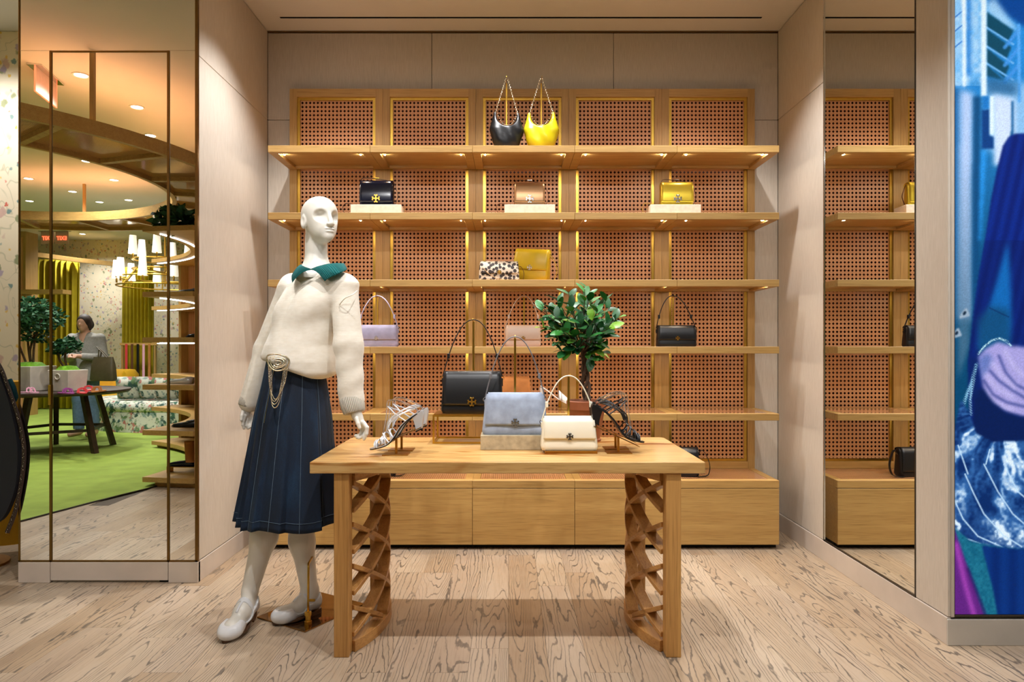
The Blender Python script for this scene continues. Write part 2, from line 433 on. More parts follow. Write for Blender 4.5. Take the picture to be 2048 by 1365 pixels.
obj('edge_trim', MB().box(PIER_X0, XL-.001, PIER_Y-.004, PIER_Y+.012, ZB-.008, ZB), 'bronze_trim', mroot)
obj('edge_trim', MB().box(PIER_X0+.006, XL-.013, PIER_Y-.001, PIER_Y+.012, ZT-.002, ZT+.002), 'chrome', mroot)
obj('edge_trim', MB().box(X1m, X2m, PIER_Y-.003, PIER_Y+.012, ZT-.010, ZT-.002), 'bronze_trim', mroot)
obj('backing', MB().box(PIER_X0, XL-.001, PIER_Y+.006, PIER_Y+.012, .104, ZC), 'steel_dark', mroot)
obj('hinge', MB().box(X1m-.008, X1m+.004, PIER_Y-.012, PIER_Y-.003, .90, 1.0), 'brass', mroot, bevel=.002)
bp = holder('baseboard_pier', 'beige stone plinth in three blocks under the tall mirror')
for a, b, z0 in ((PIER_X0, X1m-.002, 0), (X1m+.001, X2m-.001, .012), (X2m+.002, XL+.003, 0)):
    obj('stone_block', MB().box(a, b, PIER_Y-.006, PIER_Y+.02, z0, .104), 'stone', bp, bevel=.002)
# right wall with its mirror, pier and lightbox recess
MY0, MY1 = 2.945, 3.804
wr = struct('wall_right', MB().box(XR+.012, XR+.10, RP_Y+.05, YB+.2, 0, ZC), 'black_gap', 'linen panelled side wall right of the shelving')
panel_x(wr, XR, MY1, YB, ZS, ZC-.004, 1); panel_x(wr, XR, MY1, YB, .112, ZS, 1)
panel_x(wr, XR, RP_Y+.0005, MY0, .112, ZC, 1)
rm = holder('wall_mirror_right', 'tall narrow mirror set in the right linen wall')
obj('mirror_panel', MB().box(XR+.001, XR+.006, MY0+.006, MY1-.008, .118, ZC), 'mirror', rm)
obj('edge_trim', MB().box(XR-.003, XR+.006, MY1-.008, MY1, .112, ZC), 'chrome', rm)
obj('edge_trim', MB().box(XR-.002, XR+.006, MY0, MY0+.006, .112, ZC), 'steel_dark', rm)
obj('edge_trim', MB().box(XR-.003, XR+.006, MY0, MY1, .110, .118), 'steel_dark', rm)
struct('baseboard_right', MB().box(XR-.005, XR+.012, RP_Y+.002, YB, 0, .110), 'stone', 'beige stone baseboard under the right wall and mirror', bevel=.002)
rp = struct('wall_right_pier', MB().box(XR+.012, FX1, RP_Y+.03, RP_Y+.05, 0, ZC), 'linen', 'front of the right pier behind the lightbox')
obj('frame_strip', MB().box(XR+.0125, at(1909, 0, RP_Y).x, RP_Y, RP_Y+.03, .112, ZC), 'linen', rp, bevel=.001)
struct('baseboard_pier_right', MB().box(XR-.0055, FX1, RP_Y-.005, RP_Y+.0015, 0, .105), 'stone_grey', 'grey veined stone baseboard below the lightbox', bevel=.002)
# far walls of the shop (behind the camera, seen in the mirror)
# ================================================================ SHELVING
BAYW, SX0, YF, YS = .5998, at(579, 0, 4.398).x, 4.398, 4.0
SHZ = [2.372-.3935*i for i in range(5)]          # shelf tops
ZTOP, ZCAB = 2.854, .406
ORD = ['leftmost', 'second from left', 'middle', 'second from right', 'rightmost']
def cane_mesh():
    nx, z0, z1 = 19, .452, 2.800; nz = int((z1-z0)/CPV); W2 = nx*CP/2; V = []; F = []; grid = {}
    def g(i, j):
        if (i, j) not in grid: grid[(i, j)] = len(V); V.append((i*CP-W2, 0, z0+j*CPV))
        return grid[(i, j)]
    rx, rz = .0076, .0080
    for j in range(nz):
        for i in range(nx):
            cx, cz = (i+.5)*CP-W2, z0+(j+.5)*CPV; o = len(V)
            for k in range(8):
                a = PI/8+k*PI/4; V.append((cx+rx*math.cos(a), 0, cz+rz*math.sin(a)))
            A, B_, C_, D = g(i, j), g(i+1, j), g(i+1, j+1), g(i, j+1)
            # octagon vertices: 0,7 right side, 1,2 top, 3,4 left, 5,6 bottom
            F += [(B_, C_, o+0, o+7), (C_, D, o+2, o+1), (D, A, o+4, o+3), (A, B_, o+6, o+5), (C_, o+1, o+0), (D, o+3, o+2), (A, o+5, o+4), (B_, o+7, o+6)]
    # centre the weave pattern on the cells
    me = bpy.data.meshes.new('cane_panel'); me.from_pydata([(x+W2, y, z-z0) for x, y, z in V], [], F); me.update(); return me, W2, z0
CANE, CW2, CZ0 = cane_mesh()
def shelf_meshes():
    h = BAYW/2-.0006; T = .040
    fr = MB().box(-h, h, 0, .035, 0, T).box(-h, -h+.05, .035, .395, 0, T).box(h-.05, h, .035, .395, 0, T).box(-h+.05, h-.05, .36, .395, 0, T).box(-h+.05, h-.05, .035, .36, .016, T-.002)
    return fr.mesh('shelf'), MB().box(-h+.052, h-.052, .037, .358, T-.002, T-.0005).mesh('glass_inset')
SHELF, INSET = shelf_meshes()
LEDM = MB().add([(-.003, 0, -.003), (.003, 0, -.003), (.003, .024, -.003), (-.003, .024, -.003), (-.003, .024, .001), (.003, .024, .001)], [(0, 1, 2, 3), (3, 2, 5, 4)]).mesh('light_strip')
STILE = MB().box(0, .046, 0, .05, 0, ZTOP-ZCAB).mesh('stile')
bays = []
for b in range(5):
    xc = SX0+BAYW*(b+.5); h = BAYW/2
    t = thing('shelving_bay', f'{ORD[b]} bay of the oak wall shelving with woven cane back', 'shelving', (xc, YF, ZCAB), 0, 'oak and cane shelving bays'); bays.append(t)
    H = ZTOP-ZCAB
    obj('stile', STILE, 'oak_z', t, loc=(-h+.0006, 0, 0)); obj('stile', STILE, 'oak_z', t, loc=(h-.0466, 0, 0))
    obj('top_rail', MB().box(-h+.0466, h-.0466, 0, .05, H-.052, H), 'oak_x', t)
    obj('bottom_rail', MB().box(-h+.0466, h-.0466, 0, .05, 0, .045), 'oak_x', t)
    i0, i1, z0, z1 = -h+.0466, h-.0466, .045, H-.052
    fr = MB()
    for x0, x1, y0, y1 in ((i0, i0+.018, z0, z1), (i1-.018, i1, z0, z1), (i0+.018, i1-.018, z0, z0+.016), (i0+.018, i1-.018, z1-.018, z1)):
        fr.box(x0, x1, .012, .03, y0, y1)
    obj('brass_frame', fr, 'brass', t)
    c = obj('cane_panel', CANE, 'cane', t, loc=(-CW2, .024, CZ0-ZCAB)); c['kind'] = 'stuff'
    obj('backing_board', MB().box(-h+.001, h-.001, .040, .05, .001, H-.001), 'cane_back', t)
    for s, z in enumerate(SHZ):
        so = obj('shelf', SHELF, 'oak_x', t, loc=(0, YS-YF, z-.040-ZCAB), bevel=.0015, seg=1)
        obj('glass_inset', INSET, 'cane_glass', so)
        if s < 5:  # strips under the lowest shelf are added to brighten the bottom cane
            for sx in (-1, 1): obj('light_strip', LEDM, 'led', so, loc=(sx*(h-.072), .06, .008))
    # cabinet below
    k = thing('drawer_cabinet', f'{ORD[b]} low oak drawer cabinet under the shelving', 'cabinet', (xc, YS, 0), 0, 'low oak drawer cabinets')
    g = .0012
    obj('body', MB().box(-h+g, h-g, .02, .444, .032, .362), 'oak_x', k)
    obj('toe_kick', MB().box(-h+g, h-g, .05, .44, 0, .032), 'black_gap', k)
    obj('drawer_front', MB().box(-h+g, h-g, 0, .02, .03, .359), 'oak_x', k, bevel=.0012, seg=1)
    tp = obj('top_panel', MB().box(-h+.0006, h-.0006, 0, .05, .3625, ZCAB).box(-h+.0006, -h+.045, .05, .444, .3625, ZCAB).box(h-.045, h-.0006, .05, .444, .3625, ZCAB)
        .box(-h+.045, h-.045, .40, .444, .3625, ZCAB).box(-h+.045, h-.045, .05, .40, .3625, ZCAB-.003), 'oak_x', k, bevel=.0012, seg=1)
    obj('glass_inset', MB().box(-h+.047, h-.047, .052, .398, ZCAB-.003, ZCAB-.0015), 'cane_glass', tp)
# ================================================================ TABLE
TW, TY0, TY1, TZ, TT = 1.514, 2.61, 3.32, .7525, .044
TXC = (at(619, 0, TY0).x+at(1411, 0, TY0).x)/2
tb = thing('display_table', 'oak display table with curved lattice legs', 'table', (TXC, (TY0+TY1)/2, 0))
def table_slab():
    w_, d_ = TW/2, (TY1-TY0)/2; pts = [(-w_, -d_), (w_, -d_)]
    r = .03
    for k in range(6): a = k/5*PI/2; pts.append((w_-r+r*math.cos(a), d_-r+r*math.sin(a)))
    for k in range(6): a = PI/2+k/5*PI/2; pts.append((-w_+r+r*math.cos(a), d_-r+r*math.sin(a)))
    return MB().plate(pts, TZ-TT, TZ)
obj('table_top', table_slab(), 'table_top', tb, bevel=.003)
def arc_pt(s, sx):                 # s 0..1 from the front post to the back post; bulges towards the table middle
    y = -.318+.636*s; x = .638-.098*(1-(2*s-1)**2)
    return sx*x, y
def slat(sx, zf, zb, thick, depth, zmin, zmax, s0=.05, s1=.95):
    rings = []; n = 20
    for i in range(n+1):
        s = s0+(s1-s0)*i/n; z = zf+(zb-zf)*s
        if z < zmin or z > zmax: continue
        x, y = arc_pt(s, sx); x2, y2 = arc_pt(s+.01, sx); tx, ty = x2-x, y2-y; L = math.hypot(tx, ty); nx_, ny_ = ty/L, -tx/L
        rings.append([(x+nx_*a, y+ny_*a, z+c) for a, c in ((-depth/2, -thick/2), (depth/2, -thick/2), (depth/2, thick/2), (-depth/2, thick/2))])
    return rings
for sx in (-1, 1):
    for s in (0, 1):
        x, y = arc_pt(s, sx); w2 = .029 if s == 0 else .018
        obj('post', MB().box(x-w2, x+w2, y-.028 if s == 0 else y-.032, y+.032 if s == 0 else y+.028, 0, TZ-TT), 'table_leg', tb, bevel=.003)
    obj('bottom_rail', MB().loft(slat(sx, .022, .022, .044, .056, -1, 1)), 'table_slat', tb, bevel=.002)
    obj('top_rail', MB().loft(slat(sx, TZ-TT-.0205, TZ-TT-.0205, .041, .056, -1, 1)), 'table_slat', tb, bevel=.002)
    lo, hi = .05, TZ-TT-.045
    for k in range(-3, 5):
        for dz in (-.36, .36):
            zf = .678-.162*k if dz < 0 else .535-.162*k
            r = slat(sx, zf, zf+dz, .019, .048, lo, hi)
            if len(r) > 3: obj('slat', MB().loft(r), 'table_slat', tb, bevel=.0015, seg=1)
# ================================================================ MANNEQUIN
M['mannequin'] = plain('mannequin_lacquer', S(226, 222, 211), .32, var=.01, scale=3)
def make_knit():
    k = N('cream_knit'); k.setp(Roughness=.95); k.p.inputs['Sheen Weight'].default_value = .25
    v = k.coords((500, 500, 900), False); n = k.noise(v, 1, 2); v2 = k.coords((30, 30, 60), False); n2 = k.noise(v2, 1, 3)
    tc = k.new('ShaderNodeTexCoord'); sx = k.new('ShaderNodeSeparateXYZ'); k.link(tc.outputs['Object'], sx.inputs[0])
    rows = k.math('SINE', k.math('MULTIPLY', sx.outputs[2], 1300.0))
    k.col(k.ramp(n2, [(.3, S(228, 219, 202)), (.7, S(238, 231, 217))]))
    k.bump(k.math('ADD', k.math('MULTIPLY', rows, .5), n), .25, .0012); return k.m
M['knit'] = make_knit()
def make_rib(name, c, freq, axis_angle):
    k = N(name); k.setp(Roughness=.9); v = k.coords((1, 1, 1), False)
    tc = k.new('ShaderNodeTexCoord')
    sx = k.new('ShaderNodeSeparateXYZ'); k.link(tc.outputs['UV'], sx.inputs[0])
    w_ = k.math('SINE', k.math('MULTIPLY', sx.outputs[0], freq))
    k.col(k.ramp(k.math('MULTIPLY_ADD', w_, .5, .5), [(0, dim(c, .62)), (.6, c)])); k.bump(w_, .8, .003); return k.m
M['teal_rib'] = make_rib('teal_rib_knit', S(0, 112, 112), 150, 0)
M['cuff_rib'] = make_rib('cream_rib_knit', S(232, 224, 208), 260, 0)
def make_denim():
    k = N('dark_denim'); k.setp(Roughness=.85)
    v = k.coords((9, 9, 2.5), False); n = k.noise(v, 1, 4, .6); v2 = k.coords((420, 420, 160), False); n2 = k.noise(v2, 1, 2)
    a = k.ramp(n, [(.3, S(3, 14, 29)), (.55, S(6, 29, 52)), (.82, S(20, 56, 86))])
    b = k.ramp(n2, [(.3, (.72, .75, .8, 1)), (.65, (1.2, 1.2, 1.2, 1))])
    k.col(k.mix(1, a, b, 'MULTIPLY')); k.bump(n2, .25, .001); return k.m
M['denim'] = make_denim()
M['stitch'] = plain('pale_thread', S(84, 104, 122), .8)
M['crystal'] = plain('crystal_chain', S(226, 214, 186), .22, .9, .35, 420, .6)
M['patent_white'] = plain('white_patent_leather', S(226, 228, 230), .12, 0, .01, 5, 0); M['patent_white'].node_tree.nodes['Principled BSDF'].inputs['Coat Weight'].default_value = .6
M['sole_brown'] = plain('brown_sole', S(92, 62, 40), .5)
M['polished_brass'] = plain('polished_brass_plate', S(160, 122, 76), .05, 1.0, .01, 4)

MR = Vector((-.92, 3.02, 0))
mq = thing('mannequin', 'white egghead mannequin in cream sweater and dark denim skirt beside the table', 'mannequin', MR)
def L(px, py, Y): return at(px, py, Y)-MR
TA = math.radians(-32)             # torso turned to the viewer's left
sv = np.array((math.cos(TA), math.sin(TA))); fv = np.array((math.sin(TA), -math.cos(TA)))   # its left side, its front
# ---- head and neck
HYAW = math.radians(42); hs = (math.cos(HYAW), math.sin(HYAW)); hf = (math.sin(HYAW), -math.cos(HYAW))
hc = L(640, 440, 2.985)
def head_fn(P):
    dx, dy, z = P[0]-hc.x, P[1]-hc.y, P[2]
    s = dx*hs[0]+dy*hs[1]; f = dx*hf[0]+dy*hf[1]; Q = [s, f, z]; a = np.abs(s); Qa = [a, f, z]
    d = sd_ell(Q, (0, -.006, 1.772), (.074, .094, .079))
    d = smin(d, sd_ell(Q, (0, .030, 1.708), (.055, .060, .066)), .035)
    d = smin(d, sd_cone(Q, (0, .074, 1.668), (0, .060, 1.690), .020, .03), .025)
    nk = sd_ell(Q, (0, -.036, 1.60), (.0470, .053, .30)); nk = smax(nk, z-1.80, .03)
    nk = smin(nk, sd_ell(Q, (0, -.02, 1.49), (.11, .065, .055)), .07)
    d = smin(d, nk, .02)
    # shallow shield-shaped planes for the eyes
    eye = sd_ell(Qa, (.044, .112, 1.755), (.036, .063, .032)); eye = smin(eye, sd_cone(Qa, (.044, .106, 1.748), (.026, .116, 1.712), .030, .014), .02)
    d = smax(d, -eye, .007)
    d = smin(d, sd_cone(Q, (0, .080, 1.778), (0, .103, 1.720), .0060, .0112), .006)
    d = smin(d, sd_ell(Qa, (.0095, .098, 1.717), (.008, .010, .007)), .005)
    d = smin(d, sd_ell(Q, (0, .090, 1.6985), (.022, .0095, .0050)), .004)
    d = smin(d, sd_ell(Q, (0, .089, 1.6875), (.019, .0105, .0060)), .004)
    ear = sd_ell(Qa, (.072, -.008, 1.733), (.012, .018, .031)); ear = smax(ear, -sd_ell(Qa, (.085, .000, 1.736), (.010, .011, .020)), .006)
    return smin(d, ear, .008)
obj('head', sd_mesh('head', head_fn, (hc.x-.13, hc.y-.13, 1.49), (hc.x+.13, hc.y+.13, 1.87), .0030), 'mannequin', mq)
# ---- sweater
LV = [  # z, centre x offset, centre y, half width, half depth
    (1.545, L(639, 0, 3.0).x, 0, .06, .05), (1.515, L(639, 0, 3.0).x, 0, .108, .076), (1.47, L(637, 0, 3.0).x, 0, .165, .10), (1.40, L(630, 0, 3.0).x, -.005, .158, .114),
    (1.31, L(613, 0, 3.0).x, -.01, .152, .120), (1.20, L(599, 0, 3.0).x, -.01, .166, .140), (1.13, L(597, 0, 3.0).x, -.01, .180, .155), (1.08, L(598, 0, 3.0).x, -.01, .178, .155), (1.0, L(598, 0, 3.0).x, -.01, .165, .145)]
LVa = np.array(LV)[::-1]
shL, elL, wrL = L(689, 576, 2.94), L(697, 690, 2.90), L(703, 800, 2.885)
shR, elR, wrR = L(586, 574, 3.10), L(533, 700, 3.15), L(499, 806, 3.12)
def sweater_fn(P):
    z = P[2]; g = lambda i: np.interp(z, LVa[:, 0], LVa[:, i])
    dx, dy = P[0]-g(1), P[1]-g(2); s = dx*sv[0]+dy*sv[1]; f = dx*fv[0]+dy*fv[1]; w_, d_ = g(3), g(4)
    q = np.sqrt((s/w_)**2+(f/d_)**2); body = (q-1)*np.minimum(w_, d_)*.9
    body = smin(body, sd_ell([np.abs(s+.006), f, z], (.062, .072, 1.37), (.05, .036, .05)), .08)
    # soft pulls from the bust to the hem
    body += .004*np.sin(s*38+z*9)*np.clip((1.32-z)/.2, 0, 1)*np.clip(f/.1, 0, 1)
    hem = 1.128-.075*np.clip((s+.06)/.2, 0, 1)**1.5+.01*np.clip(-f/.1, 0, 1)
    body = smax(body, hem-z, .035); body = smax(body, z-1.535, .02)
    arm = smin(sd_cone(P, shL, elL, .057, .061), sd_cone(P, elL, wrL, .060, .053), .02)
    arm = arm+.0018*np.sin((P[2]-P[0]*.6)*62)*np.clip((1.28-z)/.15, 0, 1)
    armR = smin(sd_cone(P, shR, elR, .062, .056), sd_cone(P, elR, wrR, .054, .046), .02)
    kk = .012+.05*np.clip((z-1.36)/.1, 0, 1); d = smin(body, arm, kk); d = smin(d, armR, kk)
    return d
swt = obj('sweater', sd_mesh('sweater', sweater_fn, (-.36, -.24, .86), (.34, .27, 1.56), .0062), 'knit', mq)
def cuff(c0, c1, r, n=28):
    c0, c1 = Vector(c0), Vector(c1); ax = (c1-c0).normalized(); u = ax.orthogonal().normalized(); v = ax.cross(u); mb = MB(); rings = []
    for t, k in ((0, .96), (.06, 1.06), (.25, 1.12), (.6, 1.10), (.92, 1.02), (1, .95), (1.0, .70)):
        rings.append([c0+(c1-c0)*t+(u*math.cos(2*PI*i/n)+v*math.sin(2*PI*i/n))*r*k for i in range(n)])
    mb.loft(rings, True, True); me = mb.mesh('cuff'); uv = me.uv_layers.new(name='UVMap')
    for p in me.polygons:
        for li, vi in zip(p.loop_indices, p.vertices):
            uv.data[li].uv = (((vi % n)/n) if not (p.vertices[0] % n == n-1 and vi % n == 0) else 1.0, 0)
    return me
o = obj('cuff', cuff(L(701, 792, 2.885), L(709, 826, 2.872), .046), 'cuff_rib', swt); soft(o, 60)
o = obj('cuff', cuff(L(500, 796, 3.12), L(492, 815, 3.11), .037), 'cuff_rib', swt); soft(o, 60)
sm = MB().tube(spline([L(714, 582, 2.872), L(705, 590, 2.83), L(690, 597, 2.835), L(679, 610, 2.865)], 8), .0022, 6); soft(obj('shoulder_seam', sm, 'knit', swt))
def collar(inner, outer, nt=16, nr=5, lift=.006):
    I, O = spline(inner, 8), spline(outer, 8); m = len(I)-1; me_v = []; uvs = []; F = []
    for lay in (0, 1):
        for i in range(nt+1):
            a = I[round(i/nt*m)]; b = O[round(i/nt*(len(O)-1))]
            for j in range(nr+1):
                t = j/nr; p = a.lerp(b, t)+Vector((0, -.006, .010))*math.sin(PI*t)*1.2
                me_v.append(p-Vector((0, -.003, .004))*lay); uvs.append((i/nt, t))
    K = nr+1; off = (nt+1)*K
    for i in range(nt):
        for j in range(nr):
            q = (i*K+j, i*K+j+1, (i+1)*K+j+1, (i+1)*K+j); F += [q, tuple(x+off for x in q[::-1])]
    edge = [(i, 0) for i in range(nt+1)]+[(nt, j) for j in range(1, nr+1)]+[(i, nr) for i in range(nt-1, -1, -1)]+[(0, j) for j in range(nr-1, 0, -1)]
    for (a, b), (c, d) in zip(edge, edge[1:]+edge[:1]):
        x, y = a*K+b, c*K+d; F.append((x, y, y+off, x+off))
    mb = MB().add(me_v, F); me = mb.mesh('collar'); uv = me.uv_layers.new(name='UVMap')
    for p in me.polygons:
        for li, vi in zip(p.loop_indices, p.vertices): uv.data[li].uv = uvs[vi]
    return me
cn = [(622, 538, 2.868)]
soft(obj('collar', collar([L(622, 538, 2.880), L(638, 532, 2.895), L(662, 527, 2.94), L(684, 529, 3.01)], [L(649, 561, 2.852), L(661, 553, 2.846), L(684, 543, 2.865), L(694, 537, 2.93)]), 'teal_rib', swt), 70)
soft(obj('collar', collar([L(622, 538, 2.880), L(613, 535, 2.89), L(608, 533, 2.93), L(610, 531, 3.00)], [L(584, 564, 2.885), L(583, 557, 2.90), L(584, 549, 2.94), L(592, 540, 3.00)]), 'teal_rib', swt), 70)
# ---- hands
def hand(fn_pts, palm, r=.0085, h=.0021):
    allp = [p for f in fn_pts for p in f]+[palm[0], palm[1]]
    lo = [min(p[i] for p in allp)-.035 for i in range(3)]; hi = [max(p[i] for p in allp)+.035 for i in range(3)]
    def fn(P):
        d = smin(sd_cone(P, palm[0], palm[1], palm[2], palm[3]), sd_cone(P, palm[1], palm[4], palm[3]*.9, palm[3]*.8), .02)
        for i, f in enumerate(fn_pts):
            e = None
            for k, (a, b) in enumerate(zip(f[:-1], f[1:])):
                q = sd_cone(P, a, b, r*(1.08-.10*k), r*(1.0-.12*k)); e = q if e is None else smin(e, q, .003)
            d = smin(d, e, .006)
        return d
    return sd_mesh('hand', fn, lo, hi, h)
Y0 = 2.865
def Hn(*a): return [L(px, py, Y0+dy) for px, py, dy in a]
obj('hand', hand([Hn((713, 838, -.03), (716, 848, -.038), (719, 856, -.04)),                              # thumb
     Hn((727, 846, -.022), (734, 856, -.03), (733, 868, -.032), (728, 879, -.03)),                        # index
     Hn((728, 850, -.006), (733, 863, -.014), (727, 873, -.02), (718, 877, -.022)),
     Hn((726, 852, .008), (729, 866, .004), (722, 875, -.004), (714, 876, -.008)),
     Hn((722, 853, .020), (724, 865, .018), (718, 872, .010), (711, 872, .006))],
     (L(709, 815, Y0), L(714, 832, Y0), .021, .019, L(724, 848, Y0-.004))), 'mannequin', mq)
Y0 = 3.115
obj('hand', hand([Hn((486, 824, -.02), (484, 832, -.03), (483, 840, -.034)),
     Hn((490, 832, -.018), (486, 843, -.026), (486, 850, -.028), (488, 857, -.026)),
     Hn((494, 833, -.004), (492, 845, -.010), (494, 852, -.012), (496, 857, -.012)),
     Hn((498, 833, .008), (498, 844, .004), (499, 851, .0), (500, 855, -.004)),
     Hn((502, 831, .018), (503, 840, .016), (502, 846, .01), (500, 850, .008))],
     (L(495, 806, Y0), L(493, 818, Y0), .019, .018, L(494, 830, Y0))), 'mannequin', mq)
# ---- legs and feet
def frame(heel, toe):
    heel, toe = Vector(heel), Vector(toe); l = (toe-heel); ln = l.length; l.normalize(); wv = l.cross(Vector((0, 0, 1))).normalized(); up = wv.cross(l); return heel, l, wv, up, ln
def foot_parts(heel, toe):
    h, l, wv, up, ln = frame(heel, toe)
    def pt(a, b, c): return h+l*(a*ln)+wv*b+up*c
    return pt, ln
def loc(P, heel, toe):
    h, l, wv, up, ln = frame(heel, toe); d = [P[i]-h[i] for i in range(3)]
    dot = lambda v: d[0]*v[0]+d[1]*v[1]+d[2]*v[2]
    return [dot(l)/ln*.25, dot(wv), dot(up)]
def foot_fn(P, heel, toe):
    Q = loc(P, heel, toe)
    d = sd_cone(Q, (.030, 0, .045), (.10, 0, .042), .030, .030)
    d = smin(d, sd_cone(Q, (.10, 0, .040), (.185, -.002, .026), .031, .030), .02)
    d = smin(d, sd_ell(Q, (.195, 0, .024), (.052, .040, .024)), .03)
    d = smin(d, sd_cone(Q, (.035, 0, .09), (.10, 0, .052), .026, .028), .03)
    return smax(d, .004-Q[2], .008)
def leg(name, top, mid, ank, heel, toe, rt, rm_, ra):
    allp = [top, ank, heel, toe, mid]; lo = [min(p[i] for p in allp)-.09 for i in range(3)]; hi = [max(p[i] for p in allp)+.09 for i in range(3)]
    def fn(P):
        d = smin(sd_cone(P, top, mid, rt, rm_), sd_cone(P, mid, ank, rm_, ra), .04)
        Q = loc(P, heel, toe); return smin(d, foot_fn(P, heel, toe), .03)
    return obj(name, sd_mesh(name, fn, lo, hi, .0045), 'mannequin', mq)
def shoe(heel, toe, label):
    pt, ln = foot_parts(heel, toe); lo = [min(heel[i], toe[i])-.08 for i in range(3)]; hi = [max(heel[i], toe[i])+.11 for i in range(3)]; lo[2] -= 0.02
    def fn(P):
        Q = loc(P, heel, toe); d = foot_fn(P, heel, toe)-.0085
        top = Q[2]-(.052+.030*np.clip((.05-Q[0])/.05, 0, 1)-.0*Q[0]); d = smax(d, top, .004)
        a = [Q[0], np.abs(Q[1]), Q[2]]
        cut = sd_ell(a, (.120, .033, .066), (.040, .0275, .044)); d = smax(d, -cut, .003)
        d = smax(d, -sd_ell(Q, (.045, 0, .085), (.050, .024, .05)), .003)
        strap = smax(np.abs(foot_fn(P, heel, toe))-.0042, np.abs(Q[0]-.078-.1*(Q[2]-.06))-.010, .002); strap = smax(strap, .04-Q[2], .002)
        tb_ = smax(smax(np.abs(foot_fn(P, heel, toe))-.004, np.abs(Q[1])-.006, .002), np.abs(Q[0]-.105)-.035, .002); tb_ = smax(tb_, .03-Q[2], .002)
        return np.minimum(np.minimum(d, strap), tb_)
    so = obj('shoe', sd_mesh('shoe', fn, lo, hi, .0030), 'patent_white', mq); so['label'] = label
    sp = []
    for i in range(28):
        a = 2*PI*i/28; x = .122+.128*math.cos(a); wd = .034+.008*math.sin((x/.25)*PI*.95)-(.008 if x < .1 else 0)+(.006 if x > .15 else 0)
        sp.append((x*ln/.25, wd*math.sin(a)*(1.0 if abs(math.cos(a)) < .7 else .95)))
    h, l, wv, up, _ = frame(heel, toe); R = Matrix((l, wv, up)).transposed()
    mb = MB().plate(sp, -.003, .006); hl = [(x, y) for x, y in sp if x < .075]; 
    if len(hl) > 4: mb.plate(sorted(hl, key=lambda p: math.atan2(p[1], p[0]-.04)), -.016, -.003)
    mb.v = [tuple(h+R @ Vector(p)) for p in mb.v]
    obj('sole', mb, 'sole_brown', so)
    c = h+R @ Vector((.085*ln/.25, .034, .060)); bk = [c+R @ Vector((.011*math.cos(a), .002, .010*math.sin(a))) for a in [2*PI*i/14 for i in range(15)]]
    obj('buckle', MB().tube(bk, .0016, 6), 'steel_dark', so)
hR, tR = L(511, 1216, 2.965), L(447, 1286, 2.742); hR.z = .048; tR.z = .004
hL_, tL_ = L(641, 1225, 3.055), L(545, 1252, 2.92); hL_.z = .020; tL_.z = .007
leg('leg', L(538, 1000, 3.02), L(528, 1075, 3.0), L(501, 1178, 2.94), hR, tR, .066, .052, .036)
leg('leg', L(598, 1000, 3.05), L(604, 1085, 3.05), L(618, 1175, 3.04), hL_, tL_, .064, .050, .037)
shoe(hR, tR, 'white patent shoe stepping forward'); shoe(hL_, tL_, 'white patent shoe on the brass plate')
# ---- skirt
PH = [(-2.65, .5), (-1.9, .8), (-1.05, 1), (-.35, 1), (.35, .9), (1.0, 1), (1.7, .8), (2.5, .6)]
def skirt_pt(th, t, off=0):
    z = 1.145+( .425-1.145)*t
    w_ = np.interp(t, [0, .12, .35, 1], [.138, .150, .178, .232])+off; d_ = np.interp(t, [0, .12, .35, 1], [.108, .120, .150, .205])+off
    amp = .075*max(0, (t-.14))**.85
    ph = th*3.5+.8*math.sin(th*2+1)
    x = (ph/1.55) % 1.0; saw = (x/.86)**1.3 if x < .86 else max(0, 1-(x-.86)/.14)
    r = 1+amp*2.1*(saw-.5)+.035*t*t*math.sin(th*5+.6)
    s = w_*math.sin(th)*r; f = d_*math.cos(th)*r
    cx = L(np.interp(t, [0, .3, 1], [592, 588, 577]), 0, 3.02).x
    return Vector((cx+s*sv[0]+f*fv[0], s*sv[1]+f*fv[1]-.005, z+.008*math.sin(th*4.5)*t))
nth, nt_ = 360, 40
sk = MB().loft([[skirt_pt(-PI+2*PI*i/nth, t/nt_) for i in range(nth)] for t in range(nt_+1)]+[[skirt_pt(-PI+2*PI*i/nth, t_, -.007) for i in range(nth)] for t_ in (1, .9, .6)], False, False)
sko = obj('skirt', sk, 'denim', mq, smooth=True)
st = MB()
for th in (-1.72, -1.02, -.62, -.05, .42, .98, 1.5, 2.1): st.tube([skirt_pt(th+.05*math.sin(th)*(t/24), .06+.94*t/24, .0012) for t in range(25)], .0012, 5)
st.tube([skirt_pt(-PI+2*PI*i/200, .945, .0012) for i in range(201)], .0011, 5)
obj('stitching', st, 'stitch', sko)['kind'] = 'stuff'
obj('zip', MB().tube([skirt_pt(.02, t, .003) for t in (.02, .1, .2, .3, .38)], .0022, 6), 'chrome', sko)
